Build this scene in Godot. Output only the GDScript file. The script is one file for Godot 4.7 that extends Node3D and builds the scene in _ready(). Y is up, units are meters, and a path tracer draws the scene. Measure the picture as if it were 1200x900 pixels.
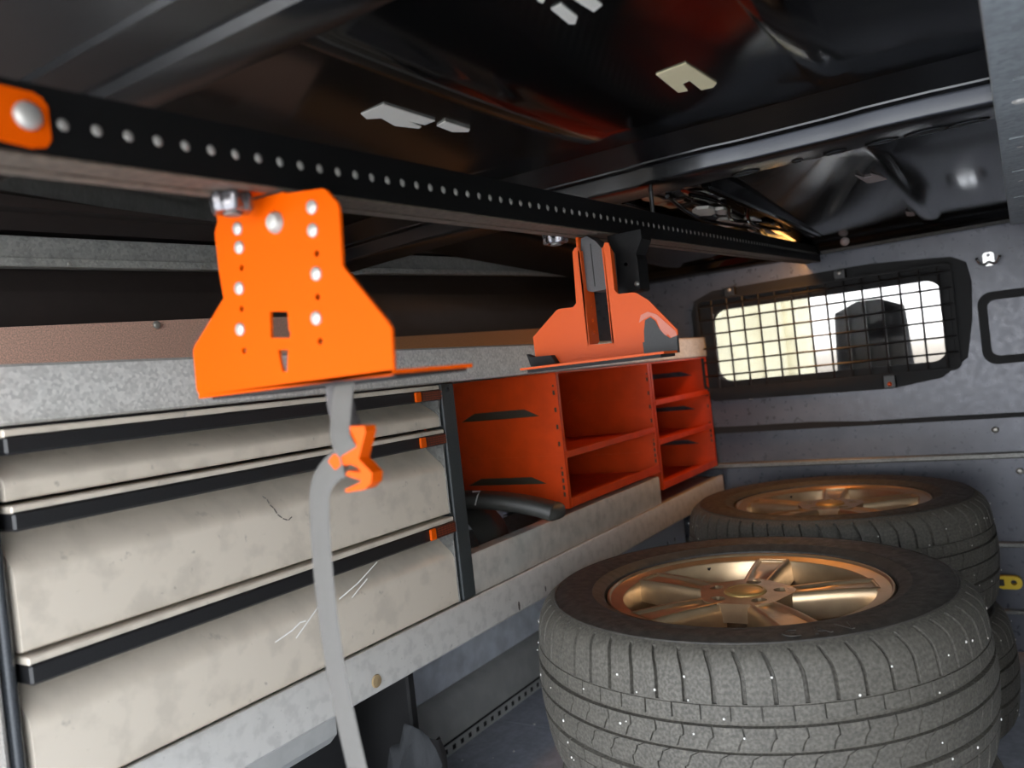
extends Node3D
# Inside a cargo van: drawer and shelf units along the wall, a perforated roof track with orange load
# brackets, two stacks of wheels on the floor, bulkhead with a guarded window in front.
# World: x across the van, y up from the load floor, -z towards the bulkhead. Units are metres.

var M := {}
var T := {}
var names := {}
const FACE := -0.40      # front plane of the wall units


func _ready() -> void:
	# ---------------------------------------------------------------- camera
	var cam := Camera3D.new()
	cam.name = "camera"
	add_child(cam)
	cam.transform = Transform3D(Basis(Vector3(0.8387, -0.1093, -0.5333), Vector3(0.0905, 0.9940, -0.0613), Vector3(0.5369, 0.0032, 0.8436)).orthonormalized(), Vector3(0.45, 0.87, 0.0))
	var at := CameraAttributesPhysical.new()
	at.frustum_focal_length = 25.31
	at.frustum_focus_distance = 1.25
	at.frustum_near = 0.02
	at.frustum_far = 200.0
	at.exposure_aperture = 4.2
	cam.attributes = at
	cam.fov = 50.73
	cam.current = true
	# ---------------------------------------------------------------- sky and exposure
	var we := WorldEnvironment.new()
	we.name = "world"
	var env := Environment.new()
	env.background_mode = Environment.BG_SKY
	env.sky = Sky.new()
	var sm := ProceduralSkyMaterial.new()
	sm.sky_top_color = Color(0.86, 0.90, 0.97)
	sm.sky_horizon_color = Color(0.97, 0.97, 0.96)
	sm.ground_bottom_color = Color(0.42, 0.40, 0.37)
	sm.ground_horizon_color = Color(0.75, 0.73, 0.70)
	sm.sun_angle_max = 0.0
	env.sky.sky_material = sm
	env.background_energy_multiplier = 1.0
	env.tonemap_mode = Environment.TONE_MAPPER_LINEAR
	env.tonemap_exposure = 10.5
	env.sdfgi_enabled = true
	env.ssao_enabled = true
	env.ssil_enabled = true
	we.environment = env
	add_child(we)
	# ---------------------------------------------------------------- materials, then the place
	make_textures()
	make_materials()
	build_shell()
	build_cab_and_outside()
	build_wall_units()
	build_roof_track()
	build_brackets()
	build_wheels()
	build_under_unit()
	build_roof_details()
	build_bulkhead_details()


# ==================================================================== mesh builder
class Shape:
	var v := PackedVector3Array()
	var n := PackedVector3Array()

	func tri(a: Vector3, b: Vector3, c: Vector3, nn := Vector3.ZERO) -> void:
		var f := (c - a).cross(b - a)
		if nn != Vector3.ZERO and f.dot(nn) < 0.0:
			var t := b
			b = c
			c = t
			f = -f
		f = f.normalized()
		v.append(a); v.append(b); v.append(c)
		n.append(f); n.append(f); n.append(f)

	func quad(a: Vector3, b: Vector3, c: Vector3, d: Vector3, nn := Vector3.ZERO) -> void:
		tri(a, b, c, nn)
		tri(a, c, d, nn)

	func poly(p: Array, nn: Vector3) -> void:
		for i in range(1, p.size() - 1):
			tri(p[0], p[i], p[i + 1], nn)

	func add(o: Shape, x := Transform3D.IDENTITY) -> void:
		var mirrored := x.basis.determinant() < 0.0
		for i in range(0, o.v.size(), 3):
			for j in ([0, 2, 1] if mirrored else [0, 1, 2]):
				v.append(x * o.v[i + j])
				n.append((x.basis * o.n[i + j]).normalized())

	# chamfered box from corner lo to corner hi
	func box(lo: Vector3, hi: Vector3, b := 0.0, x := Transform3D.IDENTITY) -> void:
		var c := (lo + hi) * 0.5
		var h := (hi - lo).abs() * 0.5
		b = minf(b, minf(h.x, minf(h.y, h.z)) * 0.9)
		var at := func(ax: int, sx: int, sy: int, sz: int) -> Vector3:
			var q := Vector3(sx * (h.x - b), sy * (h.y - b), sz * (h.z - b))
			q[ax] = signf(q[ax]) * h[ax]
			return x * (c + q)
		var s := Shape.new()
		for ax in 3:
			for sg in [-1, 1]:
				var q := []
				for k in [[-1, -1], [1, -1], [1, 1], [-1, 1]]:
					var sv := [0, 0, 0]
					sv[ax] = sg
					sv[(ax + 1) % 3] = k[0]
					sv[(ax + 2) % 3] = k[1]
					q.append(at.call(ax, sv[0], sv[1], sv[2]))
				var nn := Vector3.ZERO
				nn[ax] = sg
				s.poly(q, x.basis * nn)
		if b > 0.0:
			for ax in 3:
				var a1 := (ax + 1) % 3
				var a2 := (ax + 2) % 3
				for s1 in [-1, 1]:
					for s2 in [-1, 1]:
						var lo_s := [0, 0, 0]
						lo_s[a1] = s1
						lo_s[a2] = s2
						var hi_s := lo_s.duplicate()
						lo_s[ax] = -1
						hi_s[ax] = 1
						var nn := Vector3.ZERO
						nn[a1] = s1
						nn[a2] = s2
						s.poly([at.call(a1, lo_s[0], lo_s[1], lo_s[2]), at.call(a1, hi_s[0], hi_s[1], hi_s[2]), at.call(a2, hi_s[0], hi_s[1], hi_s[2]), at.call(a2, lo_s[0], lo_s[1], lo_s[2])], x.basis * nn)
			for sx in [-1, 1]:
				for sy in [-1, 1]:
					for sz in [-1, 1]:
						s.poly([at.call(0, sx, sy, sz), at.call(1, sx, sy, sz), at.call(2, sx, sy, sz)], x.basis * Vector3(sx, sy, sz))
		add(s)

	# flat sheet with holes: outline in x,y, thickness from z0 to z1, placed by x
	func plate(outer: PackedVector2Array, holes: Array, z0: float, z1: float, x := Transform3D.IDENTITY) -> void:
		var K := 1000.0
		var o := PackedVector2Array()
		for p in outer:
			o.append(p * K)
		var lo := o[0]
		var hi := o[0]
		for p in o:
			lo = lo.min(p)
			hi = hi.max(p)
		var hs := []
		var cuts := []
		for h in holes:
			var q := PackedVector2Array()
			var c := 0.0
			for p in h:
				q.append(p * K)
				c += p.x * K / h.size()
			hs.append(q)
			var near := false
			for d in cuts:
				near = near or absf(d - c) < 0.4
			if not near:
				cuts.append(c)
		cuts.sort()
		cuts.append(hi.x + 1.0)
		var left := lo.x - 1.0
		for c in cuts:
			var strip := PackedVector2Array([Vector2(left, lo.y - 1), Vector2(c, lo.y - 1), Vector2(c, hi.y + 1), Vector2(left, hi.y + 1)])
			var pieces: Array = Geometry2D.intersect_polygons(o, strip)
			for q in hs:
				var l: float = q[0].x
				var r: float = q[0].x
				for p in q:
					l = minf(l, p.x)
					r = maxf(r, p.x)
				if r < left or l > c:
					continue
				var next := []
				for piece in pieces:
					next.append_array(Geometry2D.clip_polygons(piece, q))
				pieces = next
			for piece in pieces:
				var ids := Geometry2D.triangulate_polygon(piece)
				for i in range(0, ids.size(), 3):
					var a: Vector2 = piece[ids[i]] / K
					var b: Vector2 = piece[ids[i + 1]] / K
					var d: Vector2 = piece[ids[i + 2]] / K
					tri(x * Vector3(a.x, a.y, z1), x * Vector3(b.x, b.y, z1), x * Vector3(d.x, d.y, z1), x.basis.z)
					tri(x * Vector3(a.x, a.y, z0), x * Vector3(b.x, b.y, z0), x * Vector3(d.x, d.y, z0), -x.basis.z)
			left = c
		var ring := [outer]
		ring.append_array(holes)
		for k in ring.size():
			var q: PackedVector2Array = ring[k]
			var area := 0.0
			for i in q.size():
				area += q[i].cross(q[(i + 1) % q.size()])
			for i in q.size():
				var a := q[i]
				var b := q[(i + 1) % q.size()]
				var e := b - a
				var nn := Vector3(e.y, -e.x, 0) * signf(area) * (1.0 if k == 0 else -1.0)
				quad(x * Vector3(a.x, a.y, z0), x * Vector3(b.x, b.y, z0), x * Vector3(b.x, b.y, z1), x * Vector3(a.x, a.y, z1), x.basis * nn)

	# rows of points joined into a surface; edges sharper than the limit stay sharp
	func loft(rows: Array, close_rows := false, close_cols := false, flip := false, limit := 0.72) -> void:
		var R := rows.size()
		var C: int = rows[0].size()
		var qr := R if close_rows else R - 1
		var qc := C if close_cols else C - 1
		var fn := PackedVector3Array()
		fn.resize(qr * qc)
		for i in qr:
			var r0: PackedVector3Array = rows[i]
			var r1: PackedVector3Array = rows[(i + 1) % R]
			for j in qc:
				var k := (j + 1) % C
				var f := (r0[k] - r1[j]).cross(r1[k] - r0[j])
				fn[i * qc + j] = (-f if flip else f).normalized()
		for i in qr:
			var r0: PackedVector3Array = rows[i]
			var r1: PackedVector3Array = rows[(i + 1) % R]
			for j in qc:
				var k := (j + 1) % C
				var f := fn[i * qc + j]
				var nn := [f, f, f, f]
				var q := 0
				for c in [[0, 0], [1, 0], [1, 1], [0, 1]]:
					var sum := f
					for di in [-1, 0]:
						for dj in [-1, 0]:
							var a: int = i + c[0] + di
							var b: int = j + c[1] + dj
							if a == i and b == j:
								continue
							if close_rows:
								a = posmod(a, qr)
							if close_cols:
								b = posmod(b, qc)
							if a < 0 or b < 0 or a >= qr or b >= qc:
								continue
							var g := fn[a * qc + b]
							if g.dot(f) > limit:
								sum += g
					nn[q] = sum.normalized()
					q += 1
				if flip:
					v.append(r0[j]); v.append(r1[k]); v.append(r1[j]); n.append(nn[0]); n.append(nn[2]); n.append(nn[1])
					v.append(r0[j]); v.append(r0[k]); v.append(r1[k]); n.append(nn[0]); n.append(nn[3]); n.append(nn[2])
				else:
					v.append(r0[j]); v.append(r1[j]); v.append(r1[k]); n.append(nn[0]); n.append(nn[1]); n.append(nn[2])
					v.append(r0[j]); v.append(r1[k]); v.append(r0[k]); n.append(nn[0]); n.append(nn[2]); n.append(nn[3])

	# profile (radius, height) turned round y
	func lathe(profile: Array, seg: int, x := Transform3D.IDENTITY, flip := false) -> void:
		var rows := []
		for p in profile:
			var row := PackedVector3Array()
			for j in seg:
				var a := TAU * j / seg
				row.append(x * Vector3(cos(a) * p.x, p.y, sin(a) * p.x))
			rows.append(row)
		loft(rows, false, true, flip)

	# a 2-D section swept along a path; section axes are side and up of each point
	func sweep(section: Array, path: Array, up: Vector3, closed_section := true, caps := true, closed_path := false) -> void:
		var rows := []
		for i in path.size():
			var a: Vector3 = path[i - 1] if i > 0 else (path[path.size() - 1] if closed_path else path[0])
			var b: Vector3 = path[(i + 1) % path.size()] if (i + 1 < path.size() or closed_path) else path[i]
			var d := (b - a).normalized()
			var side := d.cross(up).normalized()
			var u := side.cross(d).normalized()
			var row := PackedVector3Array()
			for s in section:
				row.append(path[i] + side * s.x + u * s.y)
			rows.append(row)
		loft(rows, closed_path, closed_section)
		if caps and closed_section and not closed_path:
			var d0: Vector3 = path[0] - path[1]
			var d1: Vector3 = path[-1] - path[-2]
			poly(Array(rows[0]), d0)
			poly(Array(rows[-1]), d1)

	func tube(path: Array, r: float, seg := 8, up := Vector3.UP, closed_path := false) -> void:
		var s := []
		for j in seg:
			var a := TAU * j / seg
			s.append(Vector2(cos(a), sin(a)) * r)
		sweep(s, path, up, true, true, closed_path)

	# outline in (x, y) pulled along z from z0 to z1, smooth where the outline is smooth
	func extrude(outline: Array, z0: float, z1: float, caps := true, closed := true) -> void:
		var r0 := PackedVector3Array()
		var r1 := PackedVector3Array()
		for p in outline:
			r0.append(Vector3(p.x, p.y, z0))
			r1.append(Vector3(p.x, p.y, z1))
		loft([r0, r1], false, closed)
		if caps and closed:
			var pts := PackedVector2Array(outline)
			var ids := Geometry2D.triangulate_polygon(pts)
			for i in range(0, ids.size(), 3):
				tri(r0[ids[i]], r0[ids[i + 1]], r0[ids[i + 2]], Vector3(0, 0, z0 - z1))
				tri(r1[ids[i]], r1[ids[i + 1]], r1[ids[i + 2]], Vector3(0, 0, z1 - z0))

	func mesh() -> ArrayMesh:
		var a := []
		a.resize(Mesh.ARRAY_MAX)
		a[Mesh.ARRAY_VERTEX] = v
		a[Mesh.ARRAY_NORMAL] = n
		var m := ArrayMesh.new()
		m.add_surface_from_arrays(Mesh.PRIMITIVE_TRIANGLES, a)
		return m


# ==================================================================== scene helpers
func numbered(called: String) -> String:
	var k: int = names.get(called, 0)
	names[called] = k + 1
	return called if k == 0 else "%s_%03d" % [called, k]


func thing(called: String, label: String, category: String, at := Vector3.ZERO, group := "") -> Node3D:
	var o := Node3D.new()
	o.name = numbered(called)
	add_child(o)
	o.position = at
	o.set_meta("label", label)
	o.set_meta("category", category)
	if group:
		o.set_meta("group", group)
	return o


func setting(called: String, label: String) -> Node3D:
	var o := Node3D.new()
	o.name = called
	add_child(o)
	o.set_meta("kind", "structure")
	o.set_meta("label", label)
	return o


# a part written in world coordinates, hung under its thing
func part(parent: Node3D, called: String, s: Shape, mat: Material) -> MeshInstance3D:
	var mi := MeshInstance3D.new()
	mi.name = called
	mi.mesh = s.mesh()
	mi.material_override = mat
	parent.add_child(mi, true)
	var p: Node = parent
	var off := Vector3.ZERO
	while p is Node3D and p != self:
		off += p.position
		p = p.get_parent()
	mi.position = -off
	return mi


# a sub-part: its parent part already carries the offset
func sub(parent: Node3D, called: String, s: Shape, mat: Material) -> MeshInstance3D:
	var mi := MeshInstance3D.new()
	mi.name = called
	mi.mesh = s.mesh()
	mi.material_override = mat
	parent.add_child(mi, true)
	return mi


func single(called: String, label: String, category: String, s: Shape, mat: Material, at := Vector3.ZERO, group := "") -> MeshInstance3D:
	var mi := MeshInstance3D.new()
	mi.name = numbered(called)
	var c := Shape.new()
	c.add(s, Transform3D(Basis.IDENTITY, -at))
	mi.mesh = c.mesh()
	mi.material_override = mat
	add_child(mi, true)
	mi.position = at
	mi.set_meta("label", label)
	if category:
		mi.set_meta("category", category)
	if group:
		mi.set_meta("group", group)
	return mi


func rnd_rect(x0: float, y0: float, x1: float, y1: float, r: float, k := 6) -> PackedVector2Array:
	var q := PackedVector2Array()
	for c in [[x1 - r, y0 + r, -90], [x1 - r, y1 - r, 0], [x0 + r, y1 - r, 90], [x0 + r, y0 + r, 180]]:
		for i in k + 1:
			var a := deg_to_rad(c[2] + 90.0 * i / k)
			q.append(Vector2(c[0] + cos(a) * r, c[1] + sin(a) * r))
	return q


func disc(c: Vector2, r: float, k := 12, ry := -1.0) -> PackedVector2Array:
	var q := PackedVector2Array()
	for i in k:
		var a := TAU * (i + 0.5) / k
		q.append(c + Vector2(cos(a) * r, sin(a) * (r if ry < 0 else ry)))
	return q


func V2(a: Array) -> PackedVector2Array:
	var q := PackedVector2Array()
	for p in a:
		q.append(Vector2(p[0], p[1]))
	return q


# local (x, y, z) -> world for sheets that lie across the van's length (normal x), outline in (z, y)
func side_x(at_x: float) -> Transform3D:
	return Transform3D(Basis(Vector3(0, 0, 1), Vector3(0, 1, 0), Vector3(-1, 0, 0)), Vector3(at_x, 0, 0))


# outline in (x, z), normal y
func flat_y(at_y: float) -> Transform3D:
	return Transform3D(Basis(Vector3(1, 0, 0), Vector3(0, 0, 1), Vector3(0, -1, 0)), Vector3(0, at_y, 0))


# axis turned so that local y points along d
func along(d: Vector3, at: Vector3) -> Transform3D:
	d = d.normalized()
	var a := Vector3.RIGHT if absf(d.x) < 0.9 else Vector3.UP
	var sx := d.cross(a).normalized()
	return Transform3D(Basis(sx, d, sx.cross(d)), at)


# hexagon-ish bolt head with a washer, standing along d
func bolt(s: Shape, at: Vector3, d: Vector3, r: float) -> void:
	s.lathe([Vector2(0.0, r * 0.62), Vector2(r * 0.55, r * 0.6), Vector2(r * 0.85, r * 0.42), Vector2(r, r * 0.2), Vector2(r, 0.0)], 14, along(d, at))


# ==================================================================== textures and materials
func noise_tex(kind: int, freq: float, lo: Color, hi: Color, sd: int, oct := 4, a := 0.0, b := 1.0, size := 512) -> NoiseTexture2D:
	var f := FastNoiseLite.new()
	f.noise_type = kind
	f.frequency = freq
	f.seed = sd
	f.fractal_octaves = oct
	if kind == FastNoiseLite.TYPE_CELLULAR:
		f.cellular_return_type = FastNoiseLite.RETURN_CELL_VALUE
		f.fractal_type = FastNoiseLite.FRACTAL_NONE
	var g := Gradient.new()
	g.offsets = PackedFloat32Array([a, b])
	g.colors = PackedColorArray([lo, hi])
	var t := NoiseTexture2D.new()
	t.width = size
	t.height = size
	t.seamless = true
	t.noise = f
	t.color_ramp = g
	return t


func grey(x: float) -> Color:
	return Color(x, x, x)


func make_textures() -> void:
	var S := FastNoiseLite.TYPE_SIMPLEX_SMOOTH
	var C := FastNoiseLite.TYPE_CELLULAR
	T.soft = noise_tex(S, 0.012, grey(0.93), grey(1.0), 3, 4, 0.25, 0.75)
	T.fine = noise_tex(S, 0.12, grey(0.82), grey(1.0), 5, 3, 0.2, 0.8)
	T.spangle = noise_tex(C, 0.06, grey(0.84), grey(1.0), 8)
	T.dirt = noise_tex(S, 0.02, grey(0.93), grey(1.0), 11, 6, 0.2, 0.5)
	T.marks = noise_tex(S, 0.03, grey(0.80), grey(1.0), 31, 5, 0.03, 0.16)
	T.dust = noise_tex(S, 0.03, grey(0.72), grey(1.0), 14, 6, 0.25, 0.75)
	T.rough = noise_tex(S, 0.03, grey(0.75), grey(1.0), 17, 5, 0.2, 0.8)
	T.bump = noise_tex(S, 0.15, grey(0.0), grey(1.0), 21, 3, 0.1, 0.9)
	T.ridge = noise_tex(S, 0.01, grey(0.0), grey(1.0), 25, 3, 0.1, 0.9)


func mat(col: Color, rough: float, metal := 0.0, tex := "", scale := 4.0, o := {}) -> StandardMaterial3D:
	var m := StandardMaterial3D.new()
	m.albedo_color = col
	m.roughness = rough
	m.metallic = metal
	m.cull_mode = BaseMaterial3D.CULL_DISABLED
	m.uv1_triplanar = true
	m.uv1_world_triplanar = true
	m.uv1_scale = Vector3.ONE * scale
	if tex:
		m.albedo_texture = T[tex]
	if o.has("rtex"):
		m.roughness_texture = T[o.rtex]
	if o.has("bump"):
		m.heightmap_enabled = true
		m.heightmap_texture = T.bump if not o.has("btex") else T[o.btex]
		m.heightmap_scale = o.bump
	if o.has("spec"):
		m.metallic_specular = o.spec
	if o.has("coat"):
		m.clearcoat_enabled = true
		m.clearcoat = o.coat
		m.clearcoat_roughness = o.get("coat_r", 0.1)
	if o.has("detail"):
		m.detail_enabled = true
		m.detail_albedo = T[o.detail]
		m.detail_blend_mode = BaseMaterial3D.BLEND_MODE_MUL
		m.detail_uv_layer = BaseMaterial3D.DETAIL_UV_2
		m.uv2_triplanar = true
		m.uv2_world_triplanar = true
		m.uv2_scale = Vector3.ONE * o.get("dscale", 1.5)
	return m


func rgb(r: int, g: int, b: int) -> Color:
	return Color(r / 255.0, g / 255.0, b / 255.0)


func make_materials() -> void:
	M.black_gloss = mat(rgb(12, 12, 12), 0.11, 0.0, "soft", 2.0, {"spec": 0.4})
	M.black_bow = mat(rgb(20, 20, 21), 0.24, 0.0, "soft", 2.0, {"spec": 0.65})
	M.black_satin = mat(rgb(26, 26, 27), 0.42, 0.0, "fine", 5.0)
	M.black_matt = mat(rgb(20, 20, 21), 0.75, 0.0, "fine", 6.0)
	M.black_plum = mat(rgb(46, 40, 38), 0.45, 0.0, "soft", 3.0)
	M.rail = mat(rgb(10, 10, 10), 0.5, 0.0, "fine", 6.0, {"spec": 0.35})
	M.rail_lip = mat(rgb(90, 79, 67), 0.6, 0.0, "dust", 5.0)
	M.galv = mat(rgb(214, 211, 204), 0.45, 0.25, "spangle", 9.0, {"rtex": "rough"})
	M.galv_dark = mat(rgb(128, 128, 124), 0.45, 0.5, "spangle", 8.0, {"detail": "dirt", "dscale": 2.0})
	M.galv_worn = mat(rgb(204, 201, 194), 0.45, 0.3, "dirt", 3.5, {"detail": "marks", "dscale": 4.0, "rtex": "rough"})
	M.drawer = mat(rgb(204, 193, 176), 0.45, 0.15, "dirt", 1.6, {"detail": "marks", "dscale": 2.1, "rtex": "rough"})
	M.orange = mat(rgb(200, 76, 0), 0.5, 0.0, "", 4.0, {"spec": 0.15})
	M.orange_worn = mat(rgb(200, 76, 8), 0.45, 0.0, "", 4.0, {"spec": 0.4})
	M.orange_shelf = mat(rgb(210, 66, 8), 0.42, 0.0, "soft", 2.0)
	M.orange_plastic = mat(rgb(204, 78, 0), 0.4, 0.0, "", 4.0, {"spec": 0.25})
	M.orange_dark = mat(rgb(64, 26, 14), 0.5)
	M.rubber = mat(rgb(72, 68, 62), 0.7, 0.0, "dust", 3.0, {"detail": "fine", "dscale": 3.0, "bump": 0.03, "rtex": "rough"})
	M.tread = mat(rgb(100, 96, 87), 0.8, 0.0, "dust", 11.0, {"detail": "soft", "dscale": 5.0, "bump": 0.03, "rtex": "rough"})
	M.alloy = mat(rgb(196, 168, 132), 0.3, 0.8, "soft", 4.0)
	M.alloy_cap = mat(rgb(190, 156, 96), 0.4, 0.6)
	M.chrome = mat(rgb(205, 205, 205), 0.22, 0.95)
	M.knob = mat(rgb(120, 118, 120), 0.2, 0.9)
	M.zinc = mat(rgb(168, 165, 158), 0.42, 0.5)
	M.floor = mat(rgb(178, 181, 190), 0.55, 0.0, "soft", 2.0, {"detail": "soft", "dscale": 7.0})
	M.panel_blue = mat(rgb(232, 238, 246), 0.5, 0.0, "soft", 2.0, {"detail": "dirt", "dscale": 0.9})
	M.panel_grey = mat(rgb(176, 176, 172), 0.5, 0.0, "soft", 2.0)
	M.panel_light = mat(rgb(196, 190, 180), 0.55, 0.0, "fine", 6.0)
	M.bulk = mat(rgb(84, 86, 94), 0.36, 0.25, "soft", 2.5, {"rtex": "rough"})
	M.tan_board = mat(rgb(250, 204, 182), 0.6, 0.0, "fine", 5.0)
	M.white_plate = mat(rgb(206, 212, 222), 0.5)
	M.strap = mat(rgb(98, 95, 90), 0.8, 0.0, "fine", 24.0, {"bump": 0.03})
	M.slot_shade = mat(rgb(58, 52, 40), 0.6)
	M.guard = mat(rgb(58, 58, 54), 0.5, 0.0, "fine", 6.0)
	M.block = mat(rgb(78, 76, 76), 0.6, 0.0, "fine", 10.0)
	M.scrap = mat(rgb(244, 240, 228), 0.85, 0.0, "fine", 16.0, {"bump": 0.1})
	M.scrap_warm = mat(rgb(250, 236, 190), 0.85, 0.0, "fine", 16.0, {"bump": 0.1})
	M.scrap_grey = mat(rgb(176, 164, 160), 0.85, 0.0, "fine", 16.0, {"bump": 0.1})
	M.grit = mat(rgb(225, 222, 214), 0.8)
	M.mark_dark = mat(rgb(84, 78, 72), 0.8)
	M.mark_light = mat(rgb(226, 224, 216), 0.6)
	M.yellow = mat(rgb(222, 190, 30), 0.45)
	M.seat = mat(rgb(52, 50, 50), 0.8, 0.0, "fine", 10.0)
	M.ground = mat(rgb(206, 202, 194), 0.9, 0.0, "soft", 0.4)
	M.cream = mat(rgb(236, 226, 190), 0.85, 0.0, "soft", 0.3)
	M.bare = mat(rgb(214, 132, 112), 0.6, 0.0, "fine", 20.0)
	M.glass = StandardMaterial3D.new()
	M.glass.albedo_color = Color(0.05, 0.06, 0.06, 0.25)
	M.glass.metallic_specular = 0.15
	M.glass.transparency = BaseMaterial3D.TRANSPARENCY_ALPHA
	M.glass.roughness = 0.03
	M.glass.cull_mode = BaseMaterial3D.CULL_DISABLED
	M.glass_tinted = M.glass.duplicate()
	M.glass_tinted.albedo_color = Color(0.04, 0.05, 0.05, 0.36)
	M.lens = mat(rgb(255, 214, 140), 0.4)
	M.lens.emission_enabled = true
	M.lens.emission = rgb(255, 190, 100)
	M.lens.emission_energy_multiplier = 0.12


# ==================================================================== the van's shell
func roof_y(z: float) -> float:
	return 1.21 if z > -1.3 else 1.21 - 0.035 * (-z - 1.3)


func build_shell() -> void:
	var s: Shape
	# floor
	var fl := setting("floor", "grey composite load floor")
	s = Shape.new()
	s.box(Vector3(-0.80, -0.04, -1.70), Vector3(0.84, 0.0, 0.30), 0.001)
	part(fl, "floor_panel", s, M.floor)
	s = Shape.new()
	s.box(Vector3(-0.80, -0.04, -2.52), Vector3(0.84, 0.0, -1.702), 0.001)
	part(fl, "floor_panel", s, M.floor)
	# perforated strip along the floor edge
	var bb := setting("baseboard_left", "perforated metal strip along the floor edge under the wall unit")
	s = Shape.new()
	var holes := []
	for i in 80:
		var z := 0.2 - 0.033 * i
		holes.append(V2([[z - 0.0075, 0.006], [z + 0.0075, 0.006], [z + 0.0075, 0.019], [z - 0.0075, 0.019]]))
	s.plate(V2([[-2.5, 0.0], [0.28, 0.0], [0.28, 0.026], [-2.5, 0.026]]), holes, 0.0, 0.002, side_x(-0.79))
	part(bb, "perforated_strip", s, M.panel_grey)
	s = Shape.new()
	s.box(Vector3(-0.80, 0.0, -2.5), Vector3(-0.797, 0.026, 0.28))
	part(bb, "backing", s, M.black_matt)
	# wall behind the units
	var wl := setting("wall_left", "side wall of the van behind the units")
	s = Shape.new()
	s.box(Vector3(-0.96, -0.04, -2.54), Vector3(-0.90, 1.26, 0.30))
	part(wl, "outer_skin", s, M.black_matt)
	s = Shape.new()
	s.extrude([Vector2(-0.90, 0.0), Vector2(-0.801, 0.0), Vector2(-0.801, 0.026), Vector2(-0.815, 0.105), Vector2(-0.83, 0.118), Vector2(-0.90, 0.12)], -2.5, 0.28)
	part(wl, "sill_step", s, M.panel_grey)
	s = Shape.new()
	s.box(Vector3(-0.90, 0.12, -2.5), Vector3(-0.85, 0.93, -1.12), 0.003)
	part(wl, "lower_panel", s, M.panel_blue)
	s = Shape.new()
	s.box(Vector3(-0.90, 0.12, -1.12), Vector3(-0.86, 0.93, 0.28), 0.003)
	part(wl, "dark_lining", s, M.black_matt)
	# black upper lining with a bulge and creases, rising slightly to the front
	s = Shape.new()
	var prof := [Vector2(-0.90, 0.93), Vector2(-0.815, 0.93), Vector2(-0.812, 1.02), Vector2(-0.80, 1.055), Vector2(-0.80, 1.085), Vector2(-0.812, 1.10), Vector2(-0.812, 1.165), Vector2(-0.79, 1.172), Vector2(-0.775, 1.168), Vector2(-0.765, 1.176), Vector2(-0.755, 1.19), Vector2(-0.73, 1.194), Vector2(-0.715, 1.188), Vector2(-0.70, 1.196), Vector2(-0.69, 1.212), Vector2(-0.64, 1.222), Vector2(-0.64, 1.25), Vector2(-0.90, 1.25)]
	var lining := []
	for z in [0.28, -2.5]:
		var row := PackedVector3Array()
		for p in prof:
			row.append(Vector3(p.x, p.y + 0.04 * (-z - 0.6) * clampf((p.y - 1.055) / 0.045, 0.0, 1.0), z))
		lining.append(row)
	s.loft(lining, false, true)
	part(wl, "upper_lining", s, M.black_plum)
	# tan hardboard edge above the tray: two boards
	s = Shape.new()
	s.plate(V2([[-1.20, 0.90], [-0.20, 0.90], [-0.20, 1.020], [-0.52, 1.024], [-0.58, 1.028], [-0.95, 1.044], [-1.20, 1.05]]), [], 0.0, 0.004, side_x(-0.794))
	part(wl, "tan_board", s, M.tan_board)
	s = Shape.new()
	s.plate(V2([[-2.45, 0.90], [-1.21, 0.90], [-1.21, 0.995], [-1.25, 1.0], [-1.5, 1.005], [-2.15, 1.022], [-2.45, 1.028]]), [], 0.0, 0.004, side_x(-0.794))
	part(wl, "tan_board", s, mat(rgb(206, 154, 110), 0.6, 0.0, "fine", 5.0))
	s = Shape.new()
	bolt(s, Vector3(-0.79, 1.032, -0.848), Vector3.RIGHT, 0.007)
	part(wl, "screw", s, M.zinc)
	# galvanised rails along the top of the wall
	for k in 2:
		var z0 := -0.2 if k == 0 else -1.36
		var z1 := -1.335 if k == 0 else -2.46
		var y0 := 1.099 if k == 0 else 1.146
		var y1 := 1.146 if k == 0 else 1.198
		s = Shape.new()
		var rows := []
		for e in [[z0, y0], [z1, y1]]:
			var row := PackedVector3Array()
			for p in [[-0.81, 0.008], [-0.80, 0.0], [-0.776, 0.0], [-0.774, 0.002], [-0.774, 0.012], [-0.780, 0.013], [-0.782, 0.016], [-0.782, 0.045], [-0.784, 0.047], [-0.81, 0.047]]:
				row.append(Vector3(p[0], e[1] + p[1], e[0]))
			rows.append(row)
		s.loft(rows, false, true)
		s.poly(Array(rows[0]), Vector3(0, 0, 1))
		s.poly(Array(rows[1]), Vector3(0, 0, -1))
		part(wl, "wall_rail", s, mat(rgb(186, 186, 180), 0.45, 0.2, "spangle", 8.0, {"detail": "dirt", "dscale": 2.0}))
	for q in [[-0.70, 1.124], [-0.94, 1.134], [-1.48, 1.156], [-1.62, 1.162], [-2.15, 1.19]]:
		s = Shape.new()
		bolt(s, Vector3(-0.775, q[1], q[0]), Vector3.RIGHT, 0.004)
		part(wl, "rivet", s, M.zinc)
	# opposite wall and the closed sliding door
	var wr := setting("wall_right", "pale grey side wall opposite the units, out of view")
	s = Shape.new()
	s.box(Vector3(0.84, -0.04, -2.54), Vector3(0.92, 1.26, 0.30))
	part(wr, "side_panel", s, M.panel_grey)  # unseen wall kept pale so it bounces fill light across
	# roof: skin with pressed beads, in three bays between the bows
	var ce := setting("ceiling", "glossy black painted roof skin with pressed beads")
	var bays := [[0.30, -0.335], [-0.488, -1.158], [-1.365, -2.45]]
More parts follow.
